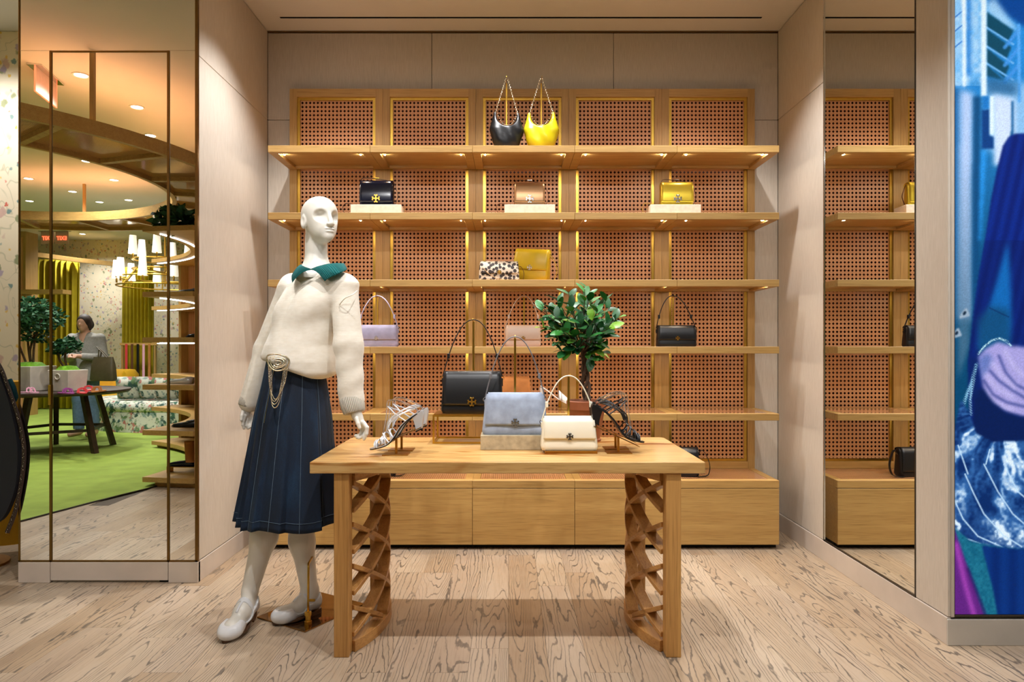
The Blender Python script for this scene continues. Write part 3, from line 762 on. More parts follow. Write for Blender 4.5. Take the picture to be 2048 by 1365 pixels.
# ---- jewelled belt buckle and chains
def on_skirt(px, py, dy=0): return L(px, py, 2.848+dy)
bk = obj('belt_buckle', MB().tube(spline([on_skirt(*p) for p in ((535, 712), (552, 709), (570, 713), (578, 720), (576, 730), (568, 739), (554, 742), (543, 737), (536, 726))], 6, True)+[on_skirt(535, 712)], .0036, 8), 'crystal', mq, smooth=True)
bk['label'] = 'crystal studded belt buckle with draped chains'
for k in (.80, .60, .30):
    pts = [(556+(x-556)*k, 726+(y-726)*k) for x, y in ((536, 714), (552, 711), (570, 715), (576, 722), (572, 732), (554, 740), (541, 734))]
    soft(obj('crystal_row', MB().tube(spline([on_skirt(x, y, -.002) for x, y in pts], 6, k > .7), .0022, 6), 'crystal', bk))
for i, (a, b, c) in enumerate((((538, 736), (550, 816), (574, 734)), ((540, 738), (549, 809), (571, 736)), ((542, 738), (549, 803), (568, 738)), ((537, 733), (551, 799), (576, 731)))):
    mb = MB(); P = spline([on_skirt(*a), on_skirt(a[0]+2, a[1]+38, -.006), on_skirt(b[0]-6, b[1]-8, -.018), on_skirt(b[0], b[1], -.020), on_skirt(b[0]+8, b[1]-10, -.018), on_skirt(c[0]-6, c[1]+34, -.008), on_skirt(*c)], 14)
    for p in P[::1]: mb.sphere(p, .0021, 6, 4)
    obj('chain', mb, 'crystal', bk, smooth=True)['kind'] = 'stuff'
# ---- base plate and calf rod
e1, e2 = Vector((.858, -.513, 0)), Vector((.513, .858, 0)); c0 = Vector((-1.106, 3.0, 0))-MR
pl = [c0, c0+e1*.30, c0+e1*.30+e2*.36, c0+e2*.36]
bs = obj('base_plate', MB().plate([(p.x, p.y) for p in pl], 0, .006), 'polished_brass', mq, bevel=.001)
rb = L(616, 1252, 2.925); rb.z = .006; rt_ = L(617, 1130, 2.93)
rod = obj('support_rod', MB().tube([rb, rt_+Vector((0, 0, -.012)), rt_+Vector((-.004, .012, 0)), rt_+Vector((-.006, .075, .008))], .0048, 10), 'brass', mq, smooth=True)
soft(obj('rod_socket', MB().lathe([(.016, 0), (.016, .012), (.012, .014), (.012, .034), (.015, .036), (.015, .050), (.009, .052)], 16, rb), 'brass', rod), 30)
soft(obj('clamp_screw', MB().tube([rb+Vector((0, 0, .10)), rb+Vector((.03, -.004, .102))], .006, 10), 'brass', rod), 30)
# ================================================================ HANDBAGS, STANDS AND SHOES
def leather(name, c, rough=.38, var=.08, metal=0, scale=9, bump=.12):
    k = N(name); k.setp(Roughness=rough, Metallic=metal); v = k.coords((1, 1, 1)); n = k.noise(v, scale, 3); g = k.noise(v, 420, 2)
    k.col(k.ramp(n, [(.3, dim(c, 1-var)), (.7, dim(c, 1+var))])); k.bump(g, bump, .0006); M[name] = k.m; return name
leather('black_leather', S(16, 17, 20), .36); leather('navy_patent', S(10, 14, 34), .16, bump=.02); leather('bronze_leather', S(176, 136, 98), .30, .1, .75, bump=.05)
leather('gold_leather', S(222, 192, 62), .28, .1, .7, bump=.05); leather('blue_suede', S(146, 157, 176), .95, .16, 0, 26, .5); leather('cream_leather', S(232, 226, 205), .33, .03)
leather('lavender_suede', S(168, 166, 198), .95, .1, 0, 26, .5); leather('taupe_leather', S(190, 164, 146), .45, .05); leather('tan_suede', S(176, 112, 56), .9, .1, 0, 20, .4)
leather('yellow_leather', S(212, 178, 36), .32, .08); leather('lime_leather', S(198, 184, 22), .30, .08); leather('natural_strap', S(216, 178, 130), .6, .06); leather('grey_edge', S(108, 108, 112), .5, .05)
leather('silver_leather', S(222, 224, 228), .25, .06, .35, bump=.05); leather('white_leather', S(232, 230, 226), .35, .03); leather('brown_leather', S(92, 54, 30), .5, .1)
def make_leopard():
    k = N('spotted_print'); k.setp(Roughness=.7); v = k.coords((1, 1, 1), False)
    vo = k.new('ShaderNodeTexVoronoi'); vo.inputs['Scale'].default_value = 46; vo.inputs['Randomness'].default_value = .8; k.link(v, vo.inputs['Vector'])
    n = k.noise(v, 140, 2); d = k.math('ADD', vo.outputs['Distance'], k.math('MULTIPLY', n, .18))
    k.col(k.ramp(d, [(.55, S(58, 50, 50)), (.62, S(216, 202, 184))])); M['leopard'] = k.m
make_leopard()
M['travertine'] = plain('travertine', S(176, 162, 134), .7, 0, .18, 42, .4); M['pale_travertine'] = plain('pale_travertine', S(226, 216, 196), .7, 0, .1, 50, .3)
M['clear'] = N('clear_vinyl').m; _p = M['clear'].node_tree.nodes['Principled BSDF']; _p.inputs['Transmission Weight'].default_value = .92; _p.inputs['Roughness'].default_value = .05; _p.inputs['IOR'].default_value = 1.45; _p.inputs['Base Color'].default_value = (.95, .95, .95, 1)
def emblem(R, th=.004):            # four T-shaped arms around a ring, upright, facing -Y
    mb = MB()
    for k in range(4):
        m = Matrix.Rotation(k*PI/2, 4, 'Y')
        mb.prism([(-.13*R, .2*R), (.13*R, .2*R), (.15*R, .62*R), (-.15*R, .62*R)], -th, 0, m)
        mb.prism([(-.42*R, .60*R), (.42*R, .60*R), (.46*R, .84*R), (.24*R, 1.0*R), (.14*R, .84*R), (-.14*R, .84*R), (-.24*R, 1.0*R), (-.46*R, .84*R)], -th, 0, m)
    ring = [(.30*R*math.cos(a), .30*R*math.sin(a)) for a in [2*PI*i/14 for i in range(14)]]
    mb.prism(ring, -th*.8, 0)
    return mb
def ring_mb(c, r, t, axis='Y', n=14):
    P = [Vector(c)+(Vector((math.cos(a), 0, math.sin(a))) if axis == 'Y' else Vector((0, math.cos(a), math.sin(a))))*r for a in [2*PI*i/n for i in range(n+1)]]
    return MB().tube(P, t, 6)
def bag_body(W, H, D, taper=.94, dtop=.5, r=.02, slump=0):
    rings = []; nz = 14
    for i in range(nz+1):
        t = i/nz; z = H*t
        e = 1-(max(0, .10-t)/.10)**2*.10                    # rounded bottom edge
        wd = W*(1+(taper-1)*t)*(1-(1-e)*.45); dp = D*(1+(dtop-1)*t**1.2)*e
        if t > .93: dp *= 1-(t-.93)/.07*.35; wd *= 1-(t-.93)/.07*.02
        rr = min(r, dp*.45, wd*.45)
        rings.append([(x, y, z-slump*H*math.cos(x/W*PI)*t*.04) for x, y in rrect(wd, dp, rr, 4)])
    return MB().loft(rings)
def flap_mb(W, H, D, frac, taper=.94, dtop=.5, th=.004, wave=0, wide=.965):
    def dep(t): return D*(1+(dtop-1)*max(0, min(1, t))**1.2)
    prof = []
    zb = H*(1-frac)
    for k in range(5): t = .86+.12*k/4; prof.append((dep(t)/2*.9+.003, H*t))
    prof += [(dep(1)/2*.45, H+.004), (0, H+.006), (-dep(1)/2*.5, H+.005), (-dep(1)/2*.9, H*.985+.002)]
    n = 12
    for k in range(1, n+1):
        z = H*.97+(zb-H*.97)*k/n; prof.append((-dep(z/H)/2-.005-.004*math.sin(k/n*PI), z))
    nx = 14; rows = []
    for (y, z) in prof:
        wd = W*(taper+(1-taper)*(1-z/H))*wide
        rows.append([(wd*(i/nx-.5), y+wave*math.sin(i/nx*PI*2.2+.6)*(1 if y < 0 else 0), z) for i in range(nx+1)])
    mb = MB(); V = [p for r_ in rows for p in r_]; K = nx+1; F = [(i*K+j, i*K+j+1, (i+1)*K+j+1, (i+1)*K+j) for i in range(len(rows)-1) for j in range(nx)]
    return mb.add(V, F), prof[-1]
def handbag(label, loc, rotz, W, H, D, mat, hand_h=0, hmat=None, metal='brass', frac=.7, taper=.94, dtop=.5, er=.018, strap_w=.012, group='handbags on display', wave=0, slump=0, apex=0, dark=False, tilt=None, flapm=None, wide=.965):
    t = thing('handbag', label, 'handbag', loc, rotz, group)
    if tilt: t.rotation_euler = tilt
    soft(obj('body', bag_body(W, H, D, taper, dtop, slump=slump), mat, t), 50)
    f, (fy, fz) = flap_mb(W, H, D, frac, taper, dtop, wave=wave, wide=wide)
    fo = obj('flap', f, flapm or mat, t, smooth=True); sd = fo.modifiers.new('thick', 'SOLIDIFY'); sd.thickness = .0035; sd.offset = 0
    if er: soft(obj('clasp', emblem(er), metal, t, loc=(0, fy-.0025, fz+er*.75), bevel=.0008, seg=1), 40)
    if hand_h:
        hx = W*taper*.5+.004; z0 = H*.90
        pts = []
        for i in range(33):
            u = -1+2*i/32; x = hx*u*(1-.10*(1-abs(u))*0)+apex*(1-u*u); z = z0+(hand_h+H-z0)*(1-abs(u)**2.15); pts.append((x, 0, z))
        for sx in (-1, 1):
            soft(obj('ring', ring_mb((sx*hx, 0, H*.86), .008, .0016, 'Y'), metal, t)); soft(obj('side_tab', MB().box(sx*hx-.003, sx*hx+.003, -.008, .008, H*.66, H*.86), mat, t, bevel=.001, seg=1))
        soft(obj('handle', MB().tube(pts, 0, 8, (.0055, strap_w), up=(0, 1, 0)) if not dark else MB().tube(pts, 0, 8, (.0055, strap_w), up=(0, 1, 0)), hmat or mat, t), 60)
        for sx in (-1, 1):
            q = pts[3] if sx < 0 else pts[-4]; soft(obj('strap_loop', MB().box(q[0]-.006, q[0]+.006, -strap_w/2-.002, strap_w/2+.002, q[2]-.012, q[2]+.012), hmat or mat, t, bevel=.002), 40)
    return t
def stand(label, base, h, bw=.09, bd=.09, side=0, group='brass display stands', hookd=.02, name='bag_stand'):
    t = thing(name, label, 'stand', base, 0, group)
    obj('base_plate', MB().box(-bw/2, bw/2, -bd/2, bd/2, 0, .004), 'brass_dark', t, bevel=.001)
    obj('pole', MB().box(-.005, .005, -.004, .004, .004, h), 'brass', t, bevel=.001, seg=1)
    obj('hook', MB().tube([(0, 0, h-.004), (0, -.004, h+.002), (0, -hookd*.7, h+.001), (0, -hookd, h+.008)], 0, 6, (.009, .004), up=(1, 0, 0)), 'brass', t)
    return t
def ground(px, z, Y): p = at(px, 0, Y); p.z = z; return p
def block(label, px0, px1, z, Y, h, d=.13, mat='pale_travertine'):
    x0, x1 = at(px0, 0, Y-d/2).x, at(px1, 0, Y-d/2).x; t = obj('riser_block', MB().box(-(x1-x0)/2, (x1-x0)/2, -d/2, d/2, 0, h), mat, None, loc=((x0+x1)/2, Y, z), bevel=.002)
    return tag(t, label, 'riser', 'stone riser blocks')
def shoulder_strap(t, pts, mat, wd=.010, th=.003):
    soft(obj('strap', MB().tube(spline(pts, 8), 0, 8, (th, wd), up=(0, 1, 0)), mat, t), 60)
S1, S2, S3, S4, S5 = SHZ
# --- second shelf: small box bags on pale stone risers
rows = [('navy patent box bag with gold clasp on a stone riser', 'navy_patent', 'black_leather', 701, 802, 754.5, .205, .148, 'brass', 'left'),
        ('bronze metallic box bag with crystal clasp on a stone riser', 'bronze_leather', 'brown_leather', 1009, 1110, 1059, .187, .135, 'chrome', 'middle'),
        ('gold metallic box bag with silver clasp on a stone riser', 'gold_leather', 'brown_leather', 1301, 1402, 1352, .198, .138, 'chrome', 'right')]
for lab, mat, smat, p0, p1, pc, W, H, metal, nm in rows:
    block(f'pale stone riser under the {lab.split(" box")[0]} bag', p0, p1, S2, 4.13, .061)
    t = handbag(lab, ground(pc, S2+.061, 4.13), 0, W, H, .075, mat, 0, None, metal, .86, .99, .72, .026, group='box bags on stone risers')
    h = W/2
    shoulder_strap(t, [(-h*.98, 0, H*.7), (-h*.95, -.01, H*.98), (-h*.80, -.012, H+.022), (-.02, -.012, H+.018), (h*.5, -.008, H+.010), (h*.95, 0, H*.97), (h+.012, 0, H*.72), (h+.022, 0, H*.42), (h+.006, 0, H*.08)], smat)
    shoulder_strap(t, [(-h*.9, .02, .012), (-h-.03, .02, .012), (-h-.075, .01, .022), (-h-.10, 0, .010), (-h-.105, 0, -.018), (-h-.09, 0, -.045), (-h-.055, 0, -.056)], 'yellow_leather' if nm == 'right' else smat)
    obj('strap_buckle', MB().box(.0-.014, .014, -.020, -.004, H+.017, H+.023), metal, t, bevel=.002)
# --- top shelf: two slouchy hobo bags on hooks
def hobo(label, px, Y, mat, W, H, rotz):
    t = thing('hobo_bag', label, 'handbag', ground(px, S1, Y), rotz, 'hobo bags on the top shelf')
    def fn(P):
        x, y, z = P; ax = np.abs(x)
        d = sd_ell(P, (0, 0, H*.40), (W*.52, .052, H*.42))
        d = smin(d, sd_cone([ax, y, z], (W*.40, 0, H*.55), (W*.38, 0, H*.93), .028, .010), .03)
        d = smax(d, -sd_ell(P, (0, 0, H*.98), (W*.33, .09, H*.44)), .012)
        d = smax(d, .002-z, .02)
        return d+.0035*np.sin(x*70+z*30)*np.exp(-((z-H*.35)/.06)**2)
    obj('body', sd_mesh('hobo', fn, (-W*.62, -.07, -.01), (W*.62, .07, H*1.05), .0042), mat, t)
    top = at(0, 160, Y).z-S1; pk = MB()
    for sx in (-1, 1):
        P = [Vector((sx*W*.38, 0, H*.93)).lerp(Vector((sx*.006, -.012, top)), i/26) for i in range(27)]
        for i, p in enumerate(P): pk.sphere(p+Vector((.0015*(-1)**i, 0, 0)), .0042, 6, 4, (1, .7, 1.1))
    obj('chain', pk, 'crystal', t, smooth=True)['kind'] = 'stuff'
    ck = MB()
    for i in range(19):
        u = -1+i/9; ck.sphere((u*W*.33, -.038, H*.60+H*.28*abs(u)**2.2), .0035, 6, 4)
    obj('opening_chain', ck, 'crystal', t, smooth=True)['kind'] = 'stuff'
    for sx in (-1, 1): soft(obj('ring', ring_mb((sx*W*.38, 0, H*.94), .007, .0018), 'chrome', t))
    stand(f'tall brass hook stand holding the {label.split(" hobo")[0]} hobo bag', ground(px, S1, Y+.075), top+.008, .07, .06, hookd=.09)
hobo('black slouchy hobo bag with crystal chain on the top shelf', 1013, 4.14, 'black_leather', .182, .25, .12)
hobo('lime yellow slouchy hobo bag with crystal chain on the top shelf', 1082.5, 4.14, 'lime_leather', .190, .25, -.08)
# --- third shelf
t = handbag('spotted print clutch bag beside the yellow satchel', ground(998, S3, 4.10), .06, .245, .112, .075, 'leopard', 0, None, 'brass', .62, .95, .6, .012, group='bags on the third shelf', slump=1)
shoulder_strap(t, [(-.115, -.045, .05), (-.10, -.052, .075), (-.07, -.055, .045), (-.03, -.058, .018), (.01, -.062, .006), (.03, -.066, .004)], 'natural_strap')
shoulder_strap(t, [(.12, 0, .09), (.135, 0, .085), (.15, 0, .05), (.145, 0, .012), (.125, -.01, .004)], 'brown_leather')
t = handbag('yellow leather satchel with silver clasp leaning on the third shelf', ground(1062, S3, 4.17), -.35, .225, .185, .09, 'yellow_leather', 0, None, 'chrome', .66, .97, .55, .017, group='bags on the third shelf', wave=.004, tilt=(0, math.radians(5), -.35))
t.location.z += .010
shoulder_strap(t, [(.108, 0, .150), (.125, -.01, .145), (.150, -.015, .11), (.165, -.02, .06), (.150, -.02, .012), (.125, -.02, .004)], 'yellow_leather')
soft(obj('ring', ring_mb((.112, -.01, .152), .011, .0025), 'chrome', t))
# --- fourth shelf: three shoulder bags hung on low stands
for lab, px, W, H, mat, metal, apx in (('lavender suede shoulder bag on the fourth shelf beside the mannequin', 755, .252, .124, 'lavender_suede', 'chrome', 755),
        ('taupe leather shoulder bag on the fourth shelf behind the tree', 1046, .217, .122, 'taupe_leather', 'brass', 1048), ('black leather shoulder bag with gold clasp on the fourth shelf', 1352, .240, .122, 'black_leather', 'brass', 1346)):
    Y = 4.12; z1 = at(0, 592, Y).z
    handbag(lab, ground(px, S4, Y), 0, W, H, .078, mat, z1-S4-H, mat, metal, .66, .96, .6, .013, group='shoulder bags on the fourth shelf', strap_w=.011, apex=at(apx, 0, Y).x-at(px, 0, Y).x)
    stand(f'brass hook stand behind the {" ".join(lab.split()[:2])} shoulder bag', ground(apx, S4, Y+.055), z1-S4-.004, .08, .05, hookd=.055)
# --- fifth shelf and cabinet tops
handbag('tan suede bag on the fifth shelf behind the black bag', ground(1023, S5, 4.18), .1, .245, .205, .10, 'tan_suede', 0, None, 'brass', .6, .92, .45, 0, group='bags low on the shelving', wave=.004, slump=1)
for lab, px, sgn, nm in (('black box bag with looped strap on the rightmost cabinet top', 1356, 1, 'r'), ('black box bag on a cabinet top behind the mannequin', 752, -1, 'l')):
    t = handbag(lab, ground(px, ZCAB, 4.16), -.1*sgn, .245, .168, .085, 'black_leather', 0, None, 'brass', .82, .98, .7, .016, group='bags low on the shelving')
    shoulder_strap(t, [(.120, 0, .13), (.14, 0, .155), (.165, -.01, .13), (.185, -.02, .07), (.175, -.03, .015), (.14, -.04, .004), (.11, -.05, .004)], 'black_leather', .022, .004)
    shoulder_strap(t, [(-.12, -.04, .02), (-.15, -.06, .006), (-.19, -.07, .004), (-.22, -.06, .004)], 'black_leather', .022, .004)
# --- on the table
rz = thing('brass_riser', 'open brass frame riser under the black bag', 'riser', ground(945, TZ, 3.19), 0)
rw, rd, rh, q = .172, .09, .131, .0042
fr = MB()
for sx in (-1, 1):
    for sy in (-1, 1): obj('leg', MB().box(sx*rw-q, sx*rw+q, sy*rd-q, sy*rd+q, 2*q, rh-2*q), 'brass', rz)
for z, nm in ((0, 'foot_rail'), (rh-2*q, 'top_rail')):
    for sy in (-1, 1): obj(nm, MB().box(-rw-q, rw+q, sy*rd-q, sy*rd+q, z, z+2*q), 'brass', rz)
    for sx in (-1, 1): obj(nm, MB().box(sx*rw-q, sx*rw+q, -rd+q, rd-q, z, z+2*q), 'brass', rz)
obj('top_plate', MB().box(-rw, rw, -rd, rd, rh-.001, rh+.003), 'brass_dark', rz)
zr = TZ+rh+.003
zA = at(0, 640, 3.19).z
handbag('large black leather flap bag with gold clasp on the brass riser', ground(945, zr, 3.19), 0, .288, .186, .11, 'black_leather', zA-zr-.186, 'black_leather', 'brass', .80, .94, .5, .022, group='handbags on the table', strap_w=.013, apex=.004)
stand('tall brass hook stand behind the large black flap bag', ground(947, zr, 3.19+.067), zA-zr-.004, .08, .03, hookd=.067)
block('weathered stone block under the pale blue suede bag', 961, 1083, TZ, 2.975, .062, .13, 'travertine')
zb_ = TZ+.062; zA = at(0, 674, 2.985).z
handbag('pale blue suede flap bag with silver clasp on a stone block', ground(1030, zb_, 2.985), 0, .288, .172, .115, 'blue_suede', zA-zb_-.172, 'grey_edge', 'chrome', .76, .88, .45, .018, group='handbags on the table', strap_w=.013, wave=.002, wide=.93)
stand('tall brass hook stand behind the pale blue bag', ground(1030, TZ, 3.075), zA-TZ-.004, .09, .03, hookd=.09)
ct = obj('flat_riser', MB().box(-.108, .108, -.055, .055, 0, .012), 'brass_dark', None, loc=ground(1140, TZ, 2.865), bevel=.001); tag(ct, 'flat brass plate under the cream bag', 'riser')
zc = TZ+.012; zA = at(0, 752, 2.865).z
handbag('small cream leather shoulder bag with silver clasp on the table', ground(1137.5, zc, 2.865), 0, .238, .132, .10, 'cream_leather', zA-zc-.132, 'cream_leather', 'steel_dark', .64, .92, .55, .015, group='handbags on the table', strap_w=.012, wide=.945)
stand('brass hook stand behind the cream bag', ground(1137, TZ, 2.945), zA-TZ-.004, .09, .03, hookd=.08)
# --- heeled sandals
def sandal(label, loc, flip, mat, rotz=0):
    t = thing('heeled_sandal', label, 'sandal', loc, rotz, 'pairs of heeled sandals on the table'); sx = flip
    prof = spline([(0, 0, 0), (.035, 0, .008), (.078, 0, .024), (.105, 0, .054), (.130, 0, .094), (.160, 0, .124), (.192, 0, .146), (.205, 0, .158)], 6)
    def wid(u): return np.interp(u, [0, .012, .05, .09, .13, .17, .205], [.006, .020, .036, .038, .029, .028, .018])
    V = []; n = len(prof)
    def sole(th, lift):
        mb = MB(); rings = []
        for i, p in enumerate(prof):
            tn = (prof[min(i+1, n-1)]-prof[max(i-1, 0)]).normalized(); nm = Vector((-tn.z, 0, tn.x)); w_ = wid(p.x); q = p+nm*lift
            rings.append([(sx*(q+nm*a).x, b*w_, (q+nm*a).z) for a, b in ((0, -1), (th, -1), (th, 1), (0, 1))])
        return mb.loft(rings)
    obj('sole', sole(.0045, 0), 'black_leather', t); obj('footbed', sole(.0025, .0045), mat, t)
    hb = []
    for z0, x0, x1, w_ in ((.152, .172, .214, .024), (.135, .178, .219, .022), (.115, .183, .217, .019), (.098, .187, .214, .018), (.080, .189, .212, .018)):
        zz = z0; hb.append([(sx*x, y*w_, zz+(x-.19)*.45) for x, y in ((x0, -1), (x1, -.75), (x1+.004, 0), (x1, .75), (x0, 1))])
    soft(obj('heel', MB().loft(hb), mat, t), 40)
    obj('heel_tip', MB().loft([[(sx*x, y*.018, z+(x-.19)*.45) for x, y in ((.188, -1), (.212, -.75), (.216, 0), (.212, .75), (.188, 1))] for z in (.0799, .075)]), 'black_leather', t)
    def pz(u): 
        b = min(prof, key=lambda p: abs(p.x-u)); return b.z
    def strap(u0, h, lean, r, m, u1=None, tw=1):
        u1 = u0 if u1 is None else u1; P = []
        for k in range(15):
            a = PI*k/14; u = u0+(u1-u0)*k/14; w_ = wid(u)*1.0
            P.append((sx*(u+lean*math.sin(a)), -w_*math.cos(a), pz(u)+.006+h*math.sin(a)))
        soft(obj('strap', MB().tube(P, r, 6), m, t))
    strap(.022, .024, -.002, .0032, mat); strap(.031, .028, -.004, .0032, mat, .026); strap(.026, .030, .004, .0028, mat, .036)
    strap(.082, .040, -.022, .0030, mat, .066); strap(.068, .042, -.016, .0028, mat, .088)
    strap(.150, .052, -.082, .0028, mat, .160)
    for dy in (-1, 1):
        for dz in (0, .012): soft(obj('strap', MB().tube(spline([(sx*.070, dy*.012, .082+dz*.5), (sx*.078, dy*.028, .108+dz), (sx*.108, dy*.034, .136+dz), (sx*.150, dy*.030, .158+dz), (sx*.186, dy*.020, .168)], 6), .0026, 6), mat, t))
    for du, r in ((0, .0026), (.012, .0024)):
        P = [(.196, 0, .150), (.190, -.026, .172), (.165-du, -.036, .188), (.125-du, -.034, .205), (.092-du, -.018, .205), (.080-du, 0, .190), (.078-du, 0, .150), (.072-du, .002, .110), (.064-du, .006, .07)]
        soft(obj('clear_loop', MB().tube(spline([(sx*x, y+.004*du*100, z) for x, y, z in P], 7), r, 6), 'clear', t))
    return t
def shoe_stand(label, base, flip, slope=.46, x0=.052):
    t = thing('shoe_stand', label, 'stand', base, 0, 'brass shoe stands'); z = .065
    obj('base_plate', MB().box(-.052, .052, -.040, .040, 0, .004), 'brass_dark', t, bevel=.001)
    obj('pole', MB().box(-.0045, .0045, -.0045, .0045, .004, z), 'brass_dark', t)
    obj('rest_plate', MB().loft([[(flip*x, y, z+flip*0+x*slope+a) for y, a in ((-.028, 0), (.028, 0), (.028, .002), (-.028, .002))] for x in (-.085, .105)]), 'brass_dark', t)
    return t
for lab, loc, fl_, mat in (('silver strappy sandal with block heel, nearer of the pair', (782, 2.80), 1, 'silver_leather'), ('silver strappy sandal with block heel, farther of the pair', (793, 2.915), 1, 'silver_leather'),
        ('black strappy sandal with block heel, nearer of the pair', (1247, 2.845), -1, 'black_leather'), ('black strappy sandal with block heel, farther of the pair', (1241, 2.96), -1, 'black_leather')):
    px, Y = loc; b = ground(px, TZ, Y)
    shoe_stand(f'brass shoe stand under the {lab.split(" strappy")[0]} sandal, {lab.split(", ")[1].split(" of")[0]} one', b+Vector((fl_*.022, 0, 0)), fl_)
    o = sandal(lab, (b.x-fl_*.085, Y, TZ+(.018 if fl_ > 0 else .040)), fl_, mat)
    if fl_ < 0: bpy.context.view_layer.update()
# --- white mule on the fifth shelf
t = thing('mule', 'white pointed mule with black stripe on the fifth shelf', 'shoe', ground(1118, S5, 4.20), 0)
pr_ = [(-.115, .150), (-.06, .112), (-.01, .072), (.05, .04), (.105, .018)]
def wm(i): return (.018, .028, .032, .036, .010)[i]
mb = MB().loft([[(x, y*wm(i), z+a) for y, a in ((-1, 0), (-1, .007), (1, .007), (1, 0))] for i, (x, z) in enumerate(pr_)]); soft(obj('footbed', mb, 'white_leather', t), 40)
def vamp(u0, u1, grow): return MB().loft([[(u0+(u1-u0)*i/6, wd*math.cos(a), z0+h*math.sin(a)) for a in [PI*k/12 for k in range(13)]] for i in range(7) for wd, z0, h in [(grow+.036-.020*(i/6)**2, np.interp(u0+(u1-u0)*i/6, [p[0] for p in pr_], [p[1] for p in pr_])+.004, grow+.055-.038*i/6)]], False, False, False)
o = obj('vamp', vamp(.0, .098, 0), 'white_leather', t, smooth=True); sd = o.modifiers.new('thick', 'SOLIDIFY'); sd.thickness = .003
o = obj('stripe', vamp(.012, .022, .002), 'black_leather', t, smooth=True)
soft(obj('heel', MB().tube([(-.105, 0, .142), (-.108, 0, .08), (-.100, 0, .0)], [.016, .009, .007], 10), 'white_leather', t), 40)
obj('toe_rest', MB().box(.05, .09, -.02, .02, 0, .024), 'brass_dark', t)
# ================================================================ POTTED TREE
def make_leaf_mat():
    k = N('ficus_leaf'); k.setp(Roughness=.38); oi = k.new('ShaderNodeObjectInfo')
    k.col(k.ramp(oi.outputs['Random'], [(0, S(18, 66, 32)), (.45, S(30, 96, 44)), (.8, S(46, 124, 52)), (.93, S(96, 160, 48)), (1, S(150, 180, 40))])); k.p.inputs['Subsurface Weight'].default_value = 0; return k.m
M['leaf'] = make_leaf_mat(); M['bark'] = plain('bark', S(84, 62, 44), .85, 0, .3, 60, .6); M['soil'] = plain('soil', S(44, 30, 22), .95, 0, .4, 80, .8)
M['terracotta'] = plain('terracotta', S(150, 84, 50), .5, 0, .14, 14)
pt = thing('potted_tree', 'small leafy ficus tree in a terracotta pot on the table', 'potted plant', ground(1173, TZ, 3.20), 0)
soft(obj('pot', MB().lathe([(.0, 0), (.066, 0), (.068, .010), (.063, .014), (.066, .03), (.084, .145), (.086, .148), (.092, .150), (.0945, .186), (.090, .190), (.086, .186), (.084, .165)], 40, cap=False), 'terracotta', pt), 45)
obj('soil', MB().lathe([(.0, .166), (.085, .166)], 30, cap=False), 'soil', pt)
def P3(px, py, dy=0): return at(px, py, 3.20+dy)-pt.location
tr = MB()
for k in range(3):
    P = []
    for i in range(26):
        u = i/25; c = P3(1174, 800).lerp(P3(1166, 690), u); a = 2*PI*k/3+u*9; P.append(c+Vector((math.cos(a), math.sin(a), 0))*(.011+.005*math.sin(u*6)))
    tr.tube(P, .0085, 8)
soft(obj('trunk', tr, 'bark', pt))
LEAF = MB()
for i in range(7):
    u = i/6; w_ = .5*math.sin(PI*min(1, u*.93+.03))**.75; z = -.18*u*u
    LEAF.v += [(-w_*.56, u, z+.10*w_), (0, u, z), (w_*.56, u, z+.10*w_)]
for i in range(6):
    for j in (0, 1): LEAF.f.append((i*3+j, i*3+j+1, i*3+j+4, i*3+j+3))
LEAF = LEAF.mesh('leaf'); LEAF.polygons.foreach_set('use_smooth', [True]*len(LEAF.polygons))
rl = random.Random(11); fork = P3(1166, 705); cc = P3(1161, 642); br = MB(); nleaf = 0
tips = [P3(1078, 598, .02), P3(1060, 606, .0), P3(1240, 650, .03), P3(1252, 640, -.02), P3(1122, 706, -.05), P3(1100, 655, .0), P3(1186, 722, -.03), P3(1205, 706, .0)]
for i in range(30):
    ph = i*2.39996; zz = 1-2*(i+.5)/30; rr = math.sqrt(1-zz*zz); k = .150+.035*rl.random()
    tips.append(cc+Vector((math.cos(ph)*rr*k*1.02, math.sin(ph)*rr*k, zz*k*.92)))
for ti, tp in enumerate(tips):
    mid = fork.lerp(tp, .5)+Vector((0, 0, .02)); P = spline([fork, mid, tp], 6); br.tube(P, [.0042*(1-.75*i/(len(P)-1)) for i in range(len(P))], 5)
    for j in range(5 if ti in (0, 1, 2, 3) else 7):
        u = .45+.55*(j+rl.random()*.6)/7; u = min(u, .99); p = P[min(len(P)-1, int(u*(len(P)-1)))]
        out = (tp-fork).normalized(); a = j*2.4+rl.random(); side = out.orthogonal().normalized(); side.rotate(Quaternion(out, a))
        d = (out*.75+side*.9+Vector((0, -.15, .15+.35*rl.random()))).normalized(); up = (Vector((0, -.35, 1))+Vector((rl.uniform(-.5, .5), rl.uniform(-.5, .3), 0))); up = (up-d*up.dot(d)).normalized(); x = d.cross(up)
        s_ = rl.uniform(.054, .076); m = Matrix((x*s_, d*s_, up*s_)).transposed().to_4x4(); m.translation = p
        lo = obj('leaf', LEAF, 'leaf', pt); lo.matrix_local = m; nleaf += 1
obj('branches', br, 'bark', pt)
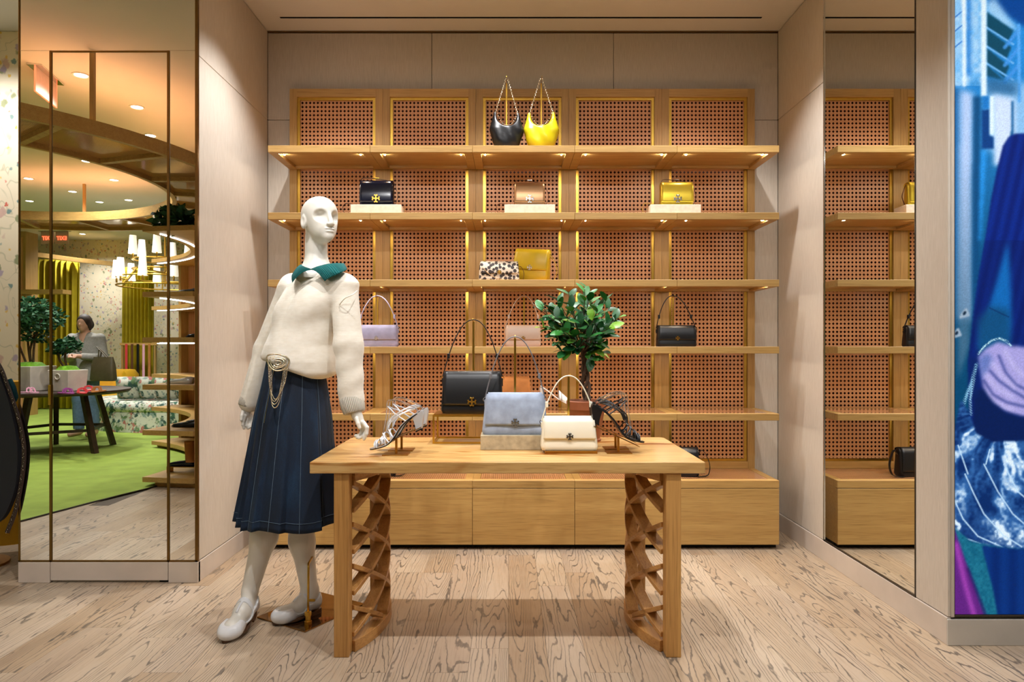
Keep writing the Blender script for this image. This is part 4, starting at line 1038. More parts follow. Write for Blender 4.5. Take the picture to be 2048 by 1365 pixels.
# ================================================================ REST OF THE SHOP (seen in the left mirror)
def make_wallpaper():
    k = N('floral_wallpaper'); k.setp(Roughness=.8); tc = k.new('ShaderNodeTexCoord'); base = tc.outputs['Object']
    col = None
    def vor(scale, off, rnd=1.0):
        mp = k.new('ShaderNodeMapping'); mp.inputs['Location'].default_value = off; k.link(base, mp.inputs['Vector'])
        nz = k.new('ShaderNodeTexNoise'); nz.inputs['Scale'].default_value = scale*3; k.link(mp.outputs[0], nz.inputs['Vector'])
        ad = k.new('ShaderNodeVectorMath', operation='MULTIPLY_ADD'); k.link(nz.outputs['Color'], ad.inputs[0]); ad.inputs[1].default_value = (.5/scale,)*3; k.link(mp.outputs[0], ad.inputs[2])
        sc = k.new('ShaderNodeVectorMath', operation='MULTIPLY'); k.link(ad.outputs[0], sc.inputs[0]); sc.inputs[1].default_value = (1, .001, .8)
        vo = k.new('ShaderNodeTexVoronoi'); vo.inputs['Scale'].default_value = scale; vo.inputs['Randomness'].default_value = rnd; k.link(sc.outputs[0], vo.inputs['Vector']); return vo
    c = None
    layers = [(9, (0, 0, 0), .24, S(126, 134, 92), .7), (13, (3.1, 0, 1.7), .22, S(86, 128, 130), .6), (8, (7.3, 0, 4.1), .25, S(200, 160, 150), .75), (15, (2.2, 0, 9.1), .2, S(200, 60, 44), .5), (16, (5.2, 0, 6.6), .2, S(222, 178, 60), .5), (11, (8.2, 0, 2.6), .24, S(168, 150, 176), .6)]
    mp = k.new('ShaderNodeMapping'); k.link(base, mp.inputs['Vector']); mp.inputs['Scale'].default_value = (1, .001, .8)
    n = k.noise(mp.outputs[0], 5.5, 2, .5, .6); stem = k.math('SUBTRACT', 1, k.math('MULTIPLY', k.math('ABSOLUTE', k.math('SUBTRACT', n, .5)), 70), clamp=True)
    c = k.mix(k.math('MULTIPLY', stem, .5), S(226, 212, 186), S(150, 150, 118))
    for sc, off, rad, colr, prob in layers:
        vo = vor(sc, off); m = k.math('MULTIPLY', k.math('SUBTRACT', rad, vo.outputs['Distance']), 14, clamp=True)
        sp = k.new('ShaderNodeSeparateColor'); k.link(vo.outputs['Color'], sp.inputs[0]); on = k.math('LESS_THAN', sp.outputs[0], prob)
        c = k.mix(k.math('MULTIPLY', m, k.math('MULTIPLY', on, .85)), c, colr)
    k.col(c); return k.m
M['wallpaper'] = make_wallpaper()
def make_chintz():
    k = N('floral_upholstery'); k.setp(Roughness=.9); v = k.coords((1, 1, 1), False); c = S(222, 222, 206)
    for sc, off, colr in ((7, 0, S(70, 110, 90)), (9, 5, S(196, 120, 110)), (10, 9, S(150, 170, 160)), (8, 3, S(110, 140, 96)), (12, 7, S(60, 92, 84))):
        mp = k.new('ShaderNodeMapping'); mp.inputs['Location'].default_value = (off, off*1.3, off*.7); k.link(v, mp.inputs['Vector'])
        n = k.noise(mp.outputs[0], sc, 3, .6); c = k.mix(k.math('MULTIPLY', k.math('SUBTRACT', n, .56), 16, clamp=True), c, colr)
    k.col(c); return k.m
M['chintz'] = make_chintz()
M['carpet'] = plain('green_carpet', S(142, 164, 66), .95, 0, .12, 5, .1); M['curtain'] = plain('yellow_velvet_curtain', S(186, 164, 22), .7, 0, .1, 8)
M['dark_wood'] = wood('dark_stained_wood', S(64, 44, 32), S(36, 24, 18), 0); M['yellow_velvet'] = plain('yellow_velvet', S(206, 156, 20), .7, 0, .1, 8)
M['shade'] = emit('lit_lamp_shade', (1, .93, .78, 1), .55); M['exit_red'] = emit('red_exit_sign', (1, .10, .04, 1), 3.0); M['acrylic'] = plain('edge_lit_acrylic', S(214, 176, 168), .3)
M['fern'] = plain('dark_green_foliage', S(34, 84, 48), .6, 0, .5, 30); M['planter'] = plain('cream_planter', S(206, 198, 184), .6, 0, .08, 12); M['moss'] = plain('bright_moss', S(112, 168, 30), .9, 0, .2, 40)
M['blazer'] = plain('grey_wool', S(146, 144, 136), .9, 0, .12, 60); M['skin'] = plain('skin', S(206, 160, 134), .55, 0, .03, 10); M['hair'] = plain('dark_brown_hair', S(46, 30, 22), .6, 0, .2, 60)
M['jeans'] = plain('faded_blue_jeans', S(92, 116, 140), .85, 0, .15, 40); M['olive_leather'] = plain('olive_leather', S(84, 74, 50), .5, 0, .1, 20)
# room shell
wpl = obj('wallpaper_panel', MB().box(FX0, PIER_X0-.001, YB, YB+.012, 0, ZC-.002), 'wallpaper', wb)
struct('wall_far', MB().box(FX0, FX1, FY0-.1, FY0, 0, ZC), 'wallpaper', 'floral wallpapered wall across the shop')
struct('wall_shop_left', MB().box(FX0-.1, FX0, FY0, YB, 0, ZC), 'ceiling', 'plain wall at the far left of the shop')
struct('wall_shop_right', MB().box(FX1, FX1+.1, FY0, RP_Y+.03, 0, ZC), 'ceiling', 'plain wall at the far right of the shop')
rug = obj('area_rug', MB().plate([(-9.9, 3.3), (-9.9, -6.2), (-2.9, -6.2), (-2.9, .2), (-3.0, 1.19), (-3.17, 1.73), (-3.31, 2.27), (-3.62, 3.3)], .0005, .012), 'carpet'); tag(rug, 'lime green carpet across the round salon, seen in the mirror', 'rug')
obj('rug_edge', MB().tube([(-2.9, -3, .005), (-2.9, .2, .005), (-3.0, 1.19, .005), (-3.17, 1.73, .005), (-3.31, 2.27, .005), (-3.62, 3.3, .005)], .008, 6), 'steel_dark', rug)
# hanging cane ring
RC = Vector((-5.1, .8, 0)); RI, RO = 1.88, 2.62
def rp_(r, a, z): return (RC.x+r*math.cos(a), RC.y+r*math.sin(a), z)
rg = thing('ceiling_ring', 'oak and cane ring canopy hung from the ceiling, seen in the mirror', 'canopy', (0, 0, 0))
def band(r0, r1, z0, z1, a0=0, a1=2*PI, n=96):
    return MB().loft([[rp_(r0, a, z0), rp_(r1, a, z0), rp_(r1, a, z1), rp_(r0, a, z1)] for a in [a0+(a1-a0)*i/n for i in range(n+1)]], True, True)
obj('outer_band', band(RO-.04, RO, 2.66, 2.76), 'oak_x', rg); obj('inner_band', band(RI, RI+.04, 2.66, 2.76), 'oak_x', rg)
obj('cane_soffit', band(RI+.04, RO-.04, 2.70, 2.715), 'cane_glass', rg)
for i in range(20):
    a = 2*PI*i/20; obj('cross_rib', MB().tube([rp_(RI+.03, a, 2.69), rp_(RO-.03, a, 2.69)], 0, 4, (.05, .05), up=(0, 0, 1)), 'oak_y', rg)
for a in (.55, 5.6, 4.6, 2.2, 3.4): obj('hanger_post', MB().box(rp_(RO-.03, a, 0)[0]-.014, rp_(RO-.03, a, 0)[0]+.014, rp_(RO-.03, a, 0)[1]-.014, rp_(RO-.03, a, 0)[1]+.014, 2.74, ZC), 'oak_z', rg)
# curved shoe shelving
cs = thing('curved_shelving', 'curved oak shoe shelving with lit edges, seen in the mirror', 'shelving', (0, 0, 0))
A1, A0 = math.radians(10), math.radians(-62)
for zt in (.09, .485, .868, 1.266, 1.65, 2.20):
    so = obj('shelf', band(2.05, 2.52, zt-.042, zt, A0, A1, 40), 'oak_x', cs)
    if zt > 1.2: obj('light_strip', band(2.12, 2.135, zt-.050, zt-.042, A0, A1-.06, 40), 'led_white', so)
obj('toe_kick', band(2.12, 2.5, 0, .048, A0, A1-.03, 30), 'oak_x', cs); obj('back_panel', band(2.50, 2.53, .05, 2.3, A0, A1-.02, 40), 'cane_glass', cs)
for a in (A0, -.75, -.35): obj('upright', band(2.40, 2.50, .09, 2.16, a, a+.02, 2), 'oak_z', cs)
def flat_shoe(mb, p, ang, L_=.24, h=.05):
    d = Vector((math.cos(ang), math.sin(ang), 0)); s_ = Vector((-d.y, d.x, 0)); rings = []
    for u, wd, hh in ((0, .02, .055), (.12, .032, .062), (.4, .03, .045), (.65, .038, .04), (.88, .034, .03), (1, .008, .016)):
        c = Vector(p)+d*(u*L_); rings.append([c-s_*wd, c-s_*wd*.8+Vector((0, 0, hh)), c+s_*wd*.8+Vector((0, 0, hh)), c+s_*wd])
    return mb.loft(rings)
labs = iter(['black loafer on the lowest curved shelf', 'navy sneaker on a raised curved shelf near the lights', 'white soled navy sneaker beside it', 'black mule on a middle curved shelf', 'black slingback on a middle curved shelf', 'dark court shoe on the upper curved shelf', 'brown loafer on the upper curved shelf', 'black pump on the low curved shelf', 'silver court shoe on the middle curved shelf'])
for a, zt, c, in ((.06, .485, 'black_leather'), (-.06, 1.266, 'navy_patent'), (-.16, 1.266, 'white_leather'), (.02, .868, 'black_leather'), (-.12, .868, 'black_leather'), (.03, 1.65, 'black_leather'), (-.08, 1.65, 'brown_leather'), (-.05, .485, 'black_leather'), (.10, .868, 'silver_leather')):
    p = Vector(rp_(2.40, a, zt)); o = obj('display_shoe', flat_shoe(MB(), (0, 0, 0), a+PI), c, None, loc=p, smooth=True); tag(o, next(labs)+', seen in the mirror', 'shoe', 'shoes on the curved shelving')
bt = thing('ankle_boot', 'brown and navy ankle boot on the lowest curved shelf, seen in the mirror', 'boot', rp_(2.34, .06, .09), PI+.06)
obj('stand', MB().box(-.06, .2, -.05, .05, .05, .055).box(-.06, -.055, -.05, .05, 0, .05).box(.195, .2, -.05, .05, 0, .05), 'brass_dark', bt)
obj('foot', flat_shoe(MB(), (-.03, 0, .056), 0, .24), 'navy_patent', bt, smooth=True); soft(obj('shaft', MB().loft([[(.01+.045*math.cos(q)+k*.004, .036*math.sin(q), z) for q in [2*PI*i/16 for i in range(16)]] for k, z in enumerate((.09, .15, .22, .27))]), 'tan_suede', bt))
def leafy(mb, c, R, n, ls, seed, sq=1.0):
    r_ = random.Random(seed)
    for i in range(n):
        d = Vector((r_.gauss(0, 1), r_.gauss(0, 1), r_.gauss(0, 1))).normalized(); p = Vector(c)+Vector((d.x*R, d.y*R, d.z*R*sq))*(.45+.6*r_.random()**.5)
        a = Vector((r_.gauss(0, 1), r_.gauss(0, 1), r_.gauss(0, .5))).normalized(); b = a.cross(Vector((r_.gauss(0, 1), r_.gauss(0, 1), r_.gauss(0, 1)))).normalized()
        mb.add([p-a*ls, p+b*ls*.45, p+a*ls, p-b*ls*.45], [(0, 1, 2, 3)])
    return mb
for i, (a, r) in enumerate(((.05, 2.2), (-.15, 2.3))):
    f = obj('shelf_fern', leafy(MB(), (0, 0, .10), .20, 160, .06, 5+i, .6), 'fern', None, loc=rp_(r, a, 2.20)); tag(f, f'leafy green plant on top of the curved shelving, {("nearer", "farther")[i]} one in the mirror', 'plant', 'plants on the curved shelving')
# dark round table with planters
dt = thing('round_table', 'dark wood round table with splayed legs, seen in the mirror', 'table', (-5.1, -.8, 0))
obj('table_top', MB().lathe([(0, .66), (.72, .66), (.74, .68), (.74, .70), (0, .70)], 48, cap=False), 'dark_wood', dt)
for k in range(5):
    a = k*2*PI/5+.35; o = obj('leg', MB().tube([(.42*math.cos(a), .42*math.sin(a), .66), (.60*math.cos(a), .60*math.sin(a), 0)], 0, 4, (.055, .055), up=(0, 0, 1)), 'dark_wood', dt)
    obj('stretcher', MB().tube([(.5*math.cos(a), .5*math.sin(a), .26), (.5*math.cos(a+2*PI/5), .5*math.sin(a+2*PI/5), .26)], 0, 4, (.03, .03), up=(0, 0, 1)), 'dark_wood', dt)
def planter(label, p, w_, h, crown):
    t = thing('planter_tree', label, 'potted plant', p, .2, 'potted trees on the dark table')
    obj('pot', MB().loft([[(x*w_/2*k, y*w_/2*k, z) for x, y in ((-1, -1), (1, -1), (1, 1), (-1, 1))] for z, k in ((0, .9), (h, 1))]), 'planter', t, bevel=.006); obj('handle', ring_mb((0, w_/2+.004, h*.7), .03, .006), 'planter', t); obj('moss', MB().lathe([(0, h+.05), (w_*.3, h+.04), (w_*.44, h)], 12, cap=False), 'moss', t, smooth=True)
    tk = MB(); 
    for c, R, n in crown: tk.tube(spline([(c[0]*.2, c[1]*.2, h), (c[0]*.6-.02, c[1]*.6+.02, h+(c[2]-h)*.5), c], 5), .012, 6)
    obj('trunk', tk, 'bark', t); fm = MB()
    for i, (c, R, n) in enumerate(crown): leafy(fm, c, R, n, .035, 20+i+int(R*100), .62)
    obj('foliage', fm, 'fern', t)['kind'] = 'stuff'
planter('tall multi-branched tree in a square cream planter, seen in the mirror', am(62, 0, 7.55).xy.to_3d()+Vector((0, 0, .70)), .34, .27, [((0, 0, .86), .27, 620), ((.2, .05, .80), .22, 420), ((-.22, 0, .82), .22, 420), ((.05, 0, .62), .16, 160)])
planter('small bushy tree in a square cream planter, seen in the mirror', am(136, 0, 7.5).xy.to_3d()+Vector((0, 0, .70)), .27, .23, [((0, 0, .50), .14, 260), ((-.12, 0, .46), .11, 160)])
M['pink_leather'] = plain('pink_leather', S(226, 170, 190), .5); M['red_leather'] = plain('red_leather', S(206, 62, 70), .5); M['purple_leather'] = plain('purple_leather', S(150, 70, 140), .5)
for i, (px, d, c, nm) in enumerate(((55, 7.15, 'pink_leather', 'pale pink'), (131, 7.05, 'purple_leather', 'purple'), (163, 7.1, 'red_leather', 'red'), (178, 7.5, 'red_leather', 'coral'), (198, 7.35, 'tan_suede', 'tan'))):
    p = am(px, 0, d); t = thing('slide_sandal', f'{nm} flat sandal on the dark round table, seen in the mirror', 'sandal', (p.x, p.y, .70), .4*i, 'flat sandals on the dark table')
    obj('sole', MB().plate([(.12*math.cos(q), .04*math.sin(q)*(1+.2*math.cos(q))) for q in [2*PI*k/16 for k in range(16)]], 0, .012), c, t)
    for x in (.02, .055): obj('strap', MB().tube([(x, -.042, .01), (x-.006, -.03, .045), (x-.008, 0, .055), (x-.006, .03, .045), (x, .042, .01)], 0, 6, (.02, .005), up=(1, 0, 0)), c, t)
# shopper
wp = am(172, 0, 9.0); W0 = Vector((wp.x, wp.y, .012))
ps = thing('person', 'person in a grey blazer and jeans looking down at their hands, seen in the mirror', 'person', W0)
def pbody(P):
    x, y, z = P
    d = sd_ell(P, (0, .045, 1.475), (.072, .088, .105)); d = smin(d, sd_cone(P, (0, .085, 1.40), (0, .07, 1.43), .03, .04), .03)
    d = smin(d, sd_ell(P, (0, .135, 1.455), (.012, .018, .022)), .012); ax = [np.abs(x), y, z]
    d = smax(d, -sd_ell(ax, (.030, .135, 1.478), (.016, .014, .010)), .006); d = smin(d, sd_ell(P, (0, .124, 1.415), (.024, .008, .007)), .006); d = smin(d, sd_ell(ax, (.072, .03, 1.47), (.01, .016, .026)), .01)
    d = smin(d, sd_cone(P, (0, 0, 1.30), (0, .02, 1.42), .062, .050), .02); d = smin(d, sd_ell(P, (0, 0, 1.10), (.155, .095, .26)), .06)
    for sx in (-1, 1):
        d = smin(d, sd_cone(P, (sx*.085, 0, .86), (sx*.095, .01, .47), .075, .052), .03); d = smin(d, sd_cone(P, (sx*.095, .01, .47), (sx*.10, -.01, .08), .052, .038), .02); d = smin(d, sd_cone(P, (sx*.10, -.03, .045), (sx*.115, .15, .03), .042, .032), .02)
        el = (sx*.235, .02, 1.03); hd = (sx*.045+.03, .25, 1.045); d = smin(d, sd_cone(P, (sx*.18, 0, 1.28), el, .052, .042), .03); d = smin(d, sd_cone(P, el, hd, .040, .026), .02)
        hp = (sx*.035+.03, .31, 1.05); d = smin(d, sd_cone(P, hd, hp, .026, .028), .015)
        for k in range(4): d = smin(d, sd_cone(P, (hp[0]+sx*(-.02+.014*k), hp[1]+.01, hp[2]+.005), (hp[0]+sx*(-.03+.012*k), hp[1]+.06-.006*k, hp[2]-.015-.004*k), .009, .007), .004)
        d = smin(d, sd_cone(P, (hp[0]-sx*.02, hp[1]-.01, hp[2]+.015), (hp[0]-sx*.035, hp[1]+.035, hp[2]+.025), .009, .007), .004)
    return d
obj('body', sd_mesh('person_body', pbody, (-.34, -.16, -.01), (.34, .42, 1.62), .011), 'skin', ps)
def blaz(P):
    x, y, z = P; w_ = np.interp(z, [.72, .95, 1.05, 1.2, 1.30, 1.36], [.215, .20, .18, .19, .20, .09]); dp = np.interp(z, [.72, .95, 1.05, 1.2, 1.30, 1.36], [.15, .14, .125, .125, .105, .07])
    d = (np.sqrt((x/w_)**2+((y-.005)/dp)**2)-1)*dp*.9; d = smax(smax(d, z-1.36, .02), .72-z, .01)
    for sx in (-1, 1):
        el = (sx*.245, .02, 1.02); hd = (sx*.065+.03, .215, 1.043); d = smin(d, sd_cone(P, (sx*.185, 0, 1.28), el, .066, .058), .035); d = smin(d, sd_cone(P, el, hd, .056, .044), .02)
    vee = np.abs(x)-.055*np.clip((z-1.03)/.3, 0, 1); d = smax(d, -smax(smax(vee, 1.02-z, .005), .03-y, .005), .008)
    return d
obj('blazer', sd_mesh('blazer', blaz, (-.34, -.18, .68), (.34, .30, 1.40), .011), 'blazer', ps)
obj('jeans', sd_mesh('jeans', lambda P: smax(smax(np.minimum.reduce([smin(sd_cone(P, (sx*.085, 0, .86), (sx*.095, .01, .47), .088, .072), sd_cone(P, (sx*.095, .01, .47), (sx*.10, -.01, .10), .072, .066), .02) for sx in (-1, 1)]), P[2]-.95, .01), .08-P[2], .005), (-.22, -.12, .06), (.22, .12, .98), .012), 'jeans', ps)
obj('hair', sd_mesh('hair', lambda P: smax(smin(smin(sd_ell(P, (0, .028, 1.495), (.086, .100, .105)), sd_ell(P, (0, -.05, 1.46), (.07, .06, .07)), .03), sd_ell([np.abs(P[0]), P[1], P[2]], (.078, .035, 1.44), (.018, .03, .06)), .015), -smax(.085-P[1]-.0*P[0], P[2]-1.545, .01) if False else -sd_ell(P, (0, .145, 1.44), (.066, .075, .10)), .01), (-.12, -.14, 1.34), (.12, .16, 1.64), .008), 'hair', ps)
tt = thing('tote_bag', 'olive leather tote bag held by the person, seen in the mirror', 'handbag', (am(207, 0, 8.8).x, am(207, 0, 8.8).y, .74), .2)
soft(obj('body', MB().loft([[(x*w_, y*dd, z) for x, y in rrect(2, 2, .5, 4)] for z, w_, dd in ((0, .16, .05), (.02, .175, .06), (.2, .16, .05), (.31, .14, .02))]), 'olive_leather', tt), 50)
for sy in (-1, 1): soft(obj('handle', MB().tube([(-.06, sy*.02, .30), (-.05, sy*.02, .40), (-.10, sy*.01, .44), (-.02, sy*.015, .38), (.06, sy*.02, .30)], .008, 6), 'olive_leather', tt))
# sofa with cushions, armchair
sf = thing('sofa', 'round floral skirted ottoman sofa, seen in the mirror', 'sofa', (-4.75, -3.35, .012))
def sofa_ring(r, z, wav=0): return [(r*math.cos(q)*(1+wav*math.sin(q*26)), r*.72*math.sin(q)*(1+wav*math.sin(q*26)), z) for q in [2*PI*i/120 for i in range(120)]]
soft(obj('skirt', MB().loft([sofa_ring(1.42, 0, .008), sofa_ring(1.40, .15, .005), sofa_ring(1.38, .27, 0)]), 'chintz', sf)); soft(obj('seat', MB().loft([sofa_ring(1.37, .27), sofa_ring(1.41, .31), sofa_ring(1.40, .38), sofa_ring(1.33, .42)]), 'chintz', sf), 60)
soft(obj('back', MB().loft([[(x*.95, y*.45-.15, z) for x, y, _ in sofa_ring(1, 0)] for z in (.42, .5, .70)]), 'chintz', sf), 60)
def cushion(label, p, rot, s_=.33):
    k = MB(); n = 10; V = []; F = []
    for f in (-1, 1):
        o_ = len(k.v)
        for i in range(n+1):
            for j in range(n+1):
                a, b = -1+2*i/n, -1+2*j/n; hgt = .11*((1-a*a)*(1-b*b))**.45*f; k.v.append((a*s_/2, hgt, b*s_/2))
        for i in range(n):
            for j in range(n): q = (o_+i*(n+1)+j, o_+i*(n+1)+j+1, o_+(i+1)*(n+1)+j+1, o_+(i+1)*(n+1)+j); k.f.append(q if f < 0 else q[::-1])
    o = obj('cushion', k, 'chintz', None, loc=p, rot=rot, smooth=True); tag(o, label, 'cushion', 'floral cushions on the sofa')
for i, px in enumerate((258, 300, 330, 372)):
    p = am(px, 0, 9.55); cushion(f'floral square cushion on the round sofa, {("first","second","third","fourth")[i]} from the curtain side in the mirror', (p.x, p.y, .43+.16+.012), (math.radians(-14), 0, .1*(i-1.5)))
ac = thing('armchair', 'yellow velvet tub armchair behind the shopper, seen in the mirror', 'chair', (am(218, 0, 11.3).x, am(218, 0, 11.3).y, .012), .3)
soft(obj('seat', MB().lathe([(0, .14), (.34, .14), (.36, .2), (.36, .40), (.32, .44), (0, .45)], 28, cap=False), 'yellow_velvet', ac), 50)
soft(obj('backrest', MB().loft([[((.38+a)*math.cos(q), (.38+a)*math.sin(q), z) for a, z in ((-.05, .2), (.06, .2), (.06, .70), (.0, .78), (-.05, .70))] for q in [PI*.95+PI*1.1*i/20 for i in range(21)]]), 'yellow_velvet', ac), 50)
for k in range(4): obj('leg', MB().tube([(.25*math.cos(k*PI/2+.78), .25*math.sin(k*PI/2+.78), 0), (.25*math.cos(k*PI/2+.78), .25*math.sin(k*PI/2+.78), .15)], .018, 8), 'dark_wood', ac)
# curtains and rail
for i, (a, b, d, zt) in enumerate(((66, 156, 12.7, 2.80), (246, 305, 12.4, 2.62))):
    x0, x1 = am(a, 0, d).x, am(b, 0, d).x; y = am(a, 0, d).y; n = 90; rows_ = []
    for z in (.03, .8, 1.6, zt-.08, zt): rows_.append([(x0+(x1-x0)*j/n-(x0+x1)/2, .06*math.sin(j/n*PI*2*8+.5*math.sin(z*2))*(1 if z < zt-.05 else .6), z) for j in range(n+1)])
    k = MB(); K = n+1; k.add([p for r_ in rows_ for p in r_], [(q*K+j, q*K+j+1, (q+1)*K+j+1, (q+1)*K+j) for q in range(4) for j in range(n)])
    o = obj('curtain', k, 'curtain', None, loc=((x0+x1)/2, y, 0), smooth=True); o.modifiers.new('thick', 'SOLIDIFY').thickness = .01
    tag(o, ('wide yellow velvet curtain behind the shopper, seen in the mirror', 'narrow yellow velvet curtain behind the chandelier, seen in the mirror')[i], 'curtain', 'yellow curtains')
soft(obj('cornice', MB().tube([am(30, 505, 11.8), am(90, 512, 12.3), am(150, 520, 12.6), am(240, 530, 12.9)], 0, 4, (.10, .08), up=(0, 0, 1)), 'oak_x', None)); tag(bpy.data.objects['cornice'], 'curved oak cornice rail above the yellow curtain, seen in the mirror', 'rail')
cw = thing('cane_cabinet', 'tall oak and cane cabinet at the far left of the mirror view', 'cabinet', (am(46, 0, 11.6).x, am(46, 0, 11.6).y, .012))
obj('body', MB().box(-.35, .15, -.15, .15, 0, 3.1), 'oak_z', cw); obj('cane_door', MB().box(-.30, .10, .15, .16, .1, 3.0), 'cane_glass', cw); obj('shelf', MB().box(-.3, .82, .0, .22, 2.05, 2.12), 'oak_x', cw)
# belts hanging on a rail
br_ = thing('belt_rail', 'oak rail of hanging leather belts, seen in the mirror', 'rail', (am(278, 0, 11.9).x, am(278, 0, 11.9).y, 0))
obj('post', MB().box(-.30, -.27, -.02, .02, .012, 1.24), 'oak_z', br_); obj('post', MB().box(.27, .30, -.02, .02, .012, 1.24), 'oak_z', br_); obj('bar', MB().box(-.32, .32, -.03, .03, 1.2, 1.24), 'oak_x', br_)
for i, (nm, c) in enumerate((('red', 'red_leather'), ('dark brown', 'brown_leather'), ('black', 'black_leather'), ('pink', 'pink_leather'), ('tan', 'tan_suede'))):
    o = obj('belt', MB().box(-.02, .02, .032, .042, -.95, .0), c, None, loc=(br_.location.x-.2+.1*i, br_.location.y, 1.22)); tag(o, f'{nm} leather belt hanging on the oak rail, seen in the mirror', 'belt', 'hanging belts')
# exit signs
def exit_sign(label, p, w_, h, rot, big):
    t = thing('exit_sign', label, 'sign', p, rot, 'exit signs')
    obj('mount', MB().box(-w_*.55, w_*.55, -.05, .05, -.012, 0), 'chrome', t)
    if big:
        obj('panel', MB().box(-w_/2, w_/2, -.004, .004, -h, -.012), 'acrylic', t)
        obj('lit_edge', MB().box(-w_/2-.006, -w_/2, -.005, .005, -h, -.012).box(w_/2, w_/2+.003, -.005, .005, -h, -.012).box(-w_/2-.006, w_/2+.003, -.005, .005, -h-.006, -h), 'exit_red', t)
    else:
        obj('panel', MB().box(-w_/2, w_/2, -.004, .004, -h, -.012), 'acrylic', t)
    cu = bpy.data.curves.new('exit_text', 'FONT'); cu.body = 'EXIT'; cu.size = h*.42 if not big else h*.45; cu.align_x = 'CENTER'; cu.extrude = .003; cu.materials.append(M['exit_red'])
    tmp = bpy.data.objects.new('lettering', cu); C.objects.link(tmp); bpy.context.view_layer.update(); tme = bpy.data.meshes.new_from_object(tmp.evaluated_get(bpy.context.evaluated_depsgraph_get())); bpy.data.objects.remove(tmp); to = bpy.data.objects.new('lettering', tme); C.objects.link(to); to.parent = t; to.location = (0, .008, -h*.70); to.rotation_euler = (PI/2, 0, PI)
exit_sign('edge lit exit sign hung at the ceiling, nearest in the mirror', (am(92, 150, 5.15).x, am(92, 150, 5.15).y, ZC), .36, .19, 1.35, True)
for i, px in enumerate((95, 124)): exit_sign(f'small red exit sign above the yellow curtain, {("left", "right")[i]} one in the mirror', (am(px, 0, 11.4).x, am(px, 0, 11.4).y, am(0, 462, 11.4).z), .24, .22, .15, False)
for i, px in enumerate((95, 124)): pass
# chandelier
ch = thing('chandelier', 'brass chandelier with white tapered shades, seen in the mirror', 'chandelier', (am(330, 0, 9.9).x, am(330, 0, 9.9).y, 0)); zc_ = 2.05
obj('stem', MB().tube([(0, 0, zc_), (0, 0, ZC)], .012, 8), 'brass', ch)
for R, z in ((.62, zc_), (.62, zc_+.12), (.42, zc_+.24), (.42, zc_+.38)):
    obj('ring_bar', MB().tube([(R*math.cos(q), R*math.sin(q), z) for q in [2*PI*i/32 for i in range(33)]], .012, 6), 'brass', ch)
for k in range(6): a = k*PI/3; obj('arm', MB().tube([(0, 0, zc_+.2), (.42*math.cos(a), .42*math.sin(a), zc_+.24), (.62*math.cos(a), .62*math.sin(a), zc_)], .010, 6), 'brass', ch)
SH = MB().lathe([(.062, 0), (.042, .26)], 16, cap=False).mesh('lamp_shade'); CD = MB().lathe([(.012, -.06), (.012, .02)], 8).mesh('candle')
for n_, R, z in ((10, .62, zc_+.10), (6, .42, zc_+.44)):
    for k in range(n_):
        a = 2*PI*k/n_+.3; obj('lamp_shade', SH, 'shade', ch, loc=(R*math.cos(a), R*math.sin(a), z), smooth=True); obj('candle', CD, 'brass', ch, loc=(R*math.cos(a), R*math.sin(a), z))
# ================================================================ DRESSED FORM PAST THE LEFT PIER
M['navy_cloth'] = plain('navy_black_cloth', S(8, 12, 24), .7, 0, .1, 30); M['bead_trim'] = plain('dark_beaded_trim', S(50, 34, 30), .45, .2, .3, 200, .4); M['teal_cloth'] = plain('teal_cloth', S(0, 74, 84), .8)
gf = thing('dress_form', 'dress form in a black cape with jewelled edge and yellow skirt at the left', 'dress form', (-2.86, 3.62, 0))
def G(px, py, Y): return at(px, py, Y)-gf.location
edge = [(-30, 690), (0, 735), (12, 765), (25, 800), (39, 845), (46, 880), (48, 905), (46, 940), (40, 980), (30, 1025), (14, 1066)]
ep = spline([G(x, y, 3.436) for x, y in edge], 6)
capez = [(p.z, p.x) for p in ep]
ring0 = []
body = spline([G(x, y, 3.425) for x, y in [(-40, 690), (-8, 735), (4, 765), (16, 800), (27, 845), (33, 880), (35, 905), (34, 940), (30, 975), (19, 1010), (0, 1042), (-40, 1060)]], 5)
cp = MB().loft([[(p.x, p.y+dy, p.z) for dy in (0, .03)]+[(-.02+(p.x)*.0-.25, p.y+.12, p.z), (-.02-.25, p.y-.03, p.z)] for p in body]); soft(obj('cape', cp, 'navy_cloth', gf), 50)
tm = obj('beaded_trim', MB().tube(ep, 0, 6, (.008, .024), up=(1, 0, 0)), 'bead_trim', gf); bd = MB()
for i, p in enumerate(ep):
    for j in range(2): bd.sphere(Vector(p)+Vector((.005*math.sin(i*2.3+j*3), -.005, .006*j)), .0019+.001*math.sin(i*1.7+j), 6, 4)
obj('bead', bd, 'chrome', tm, smooth=True)['kind'] = 'stuff'
ys = MB().loft([[( .06+(.10+.10*t)*math.cos(q)*1.2, .18+(.10+.08*t)*math.sin(q), 1.0-.87*t) for q in [2*PI*i/40 for i in range(40)]] for t in (0, .3, .6, 1)]); soft(obj('skirt', ys, 'yellow_velvet', gf), 50)
soft(obj('scarf', MB().tube([G(18, 760, 3.55), G(26, 775, 3.55), G(31, 795, 3.56), G(27, 802, 3.56)], .014, 8), 'teal_cloth', gf))
soft(obj('stand', MB().lathe([(.16, 0), (.16, .012), (.02, .02), (.015, .5), (.015, 1.0)], 20, (-.05, .1, 0)), 'brass_dark', gf), 40)
soft(obj('bodice', MB().loft([[(-.12+w_*math.cos(q), .1+.1*math.sin(q), z) for q in [2*PI*i/24 for i in range(24)]] for z, w_ in ((1.0, .12), (1.15, .15), (1.35, .17), (1.42, .1), (1.5, .05))]), 'navy_cloth', gf))
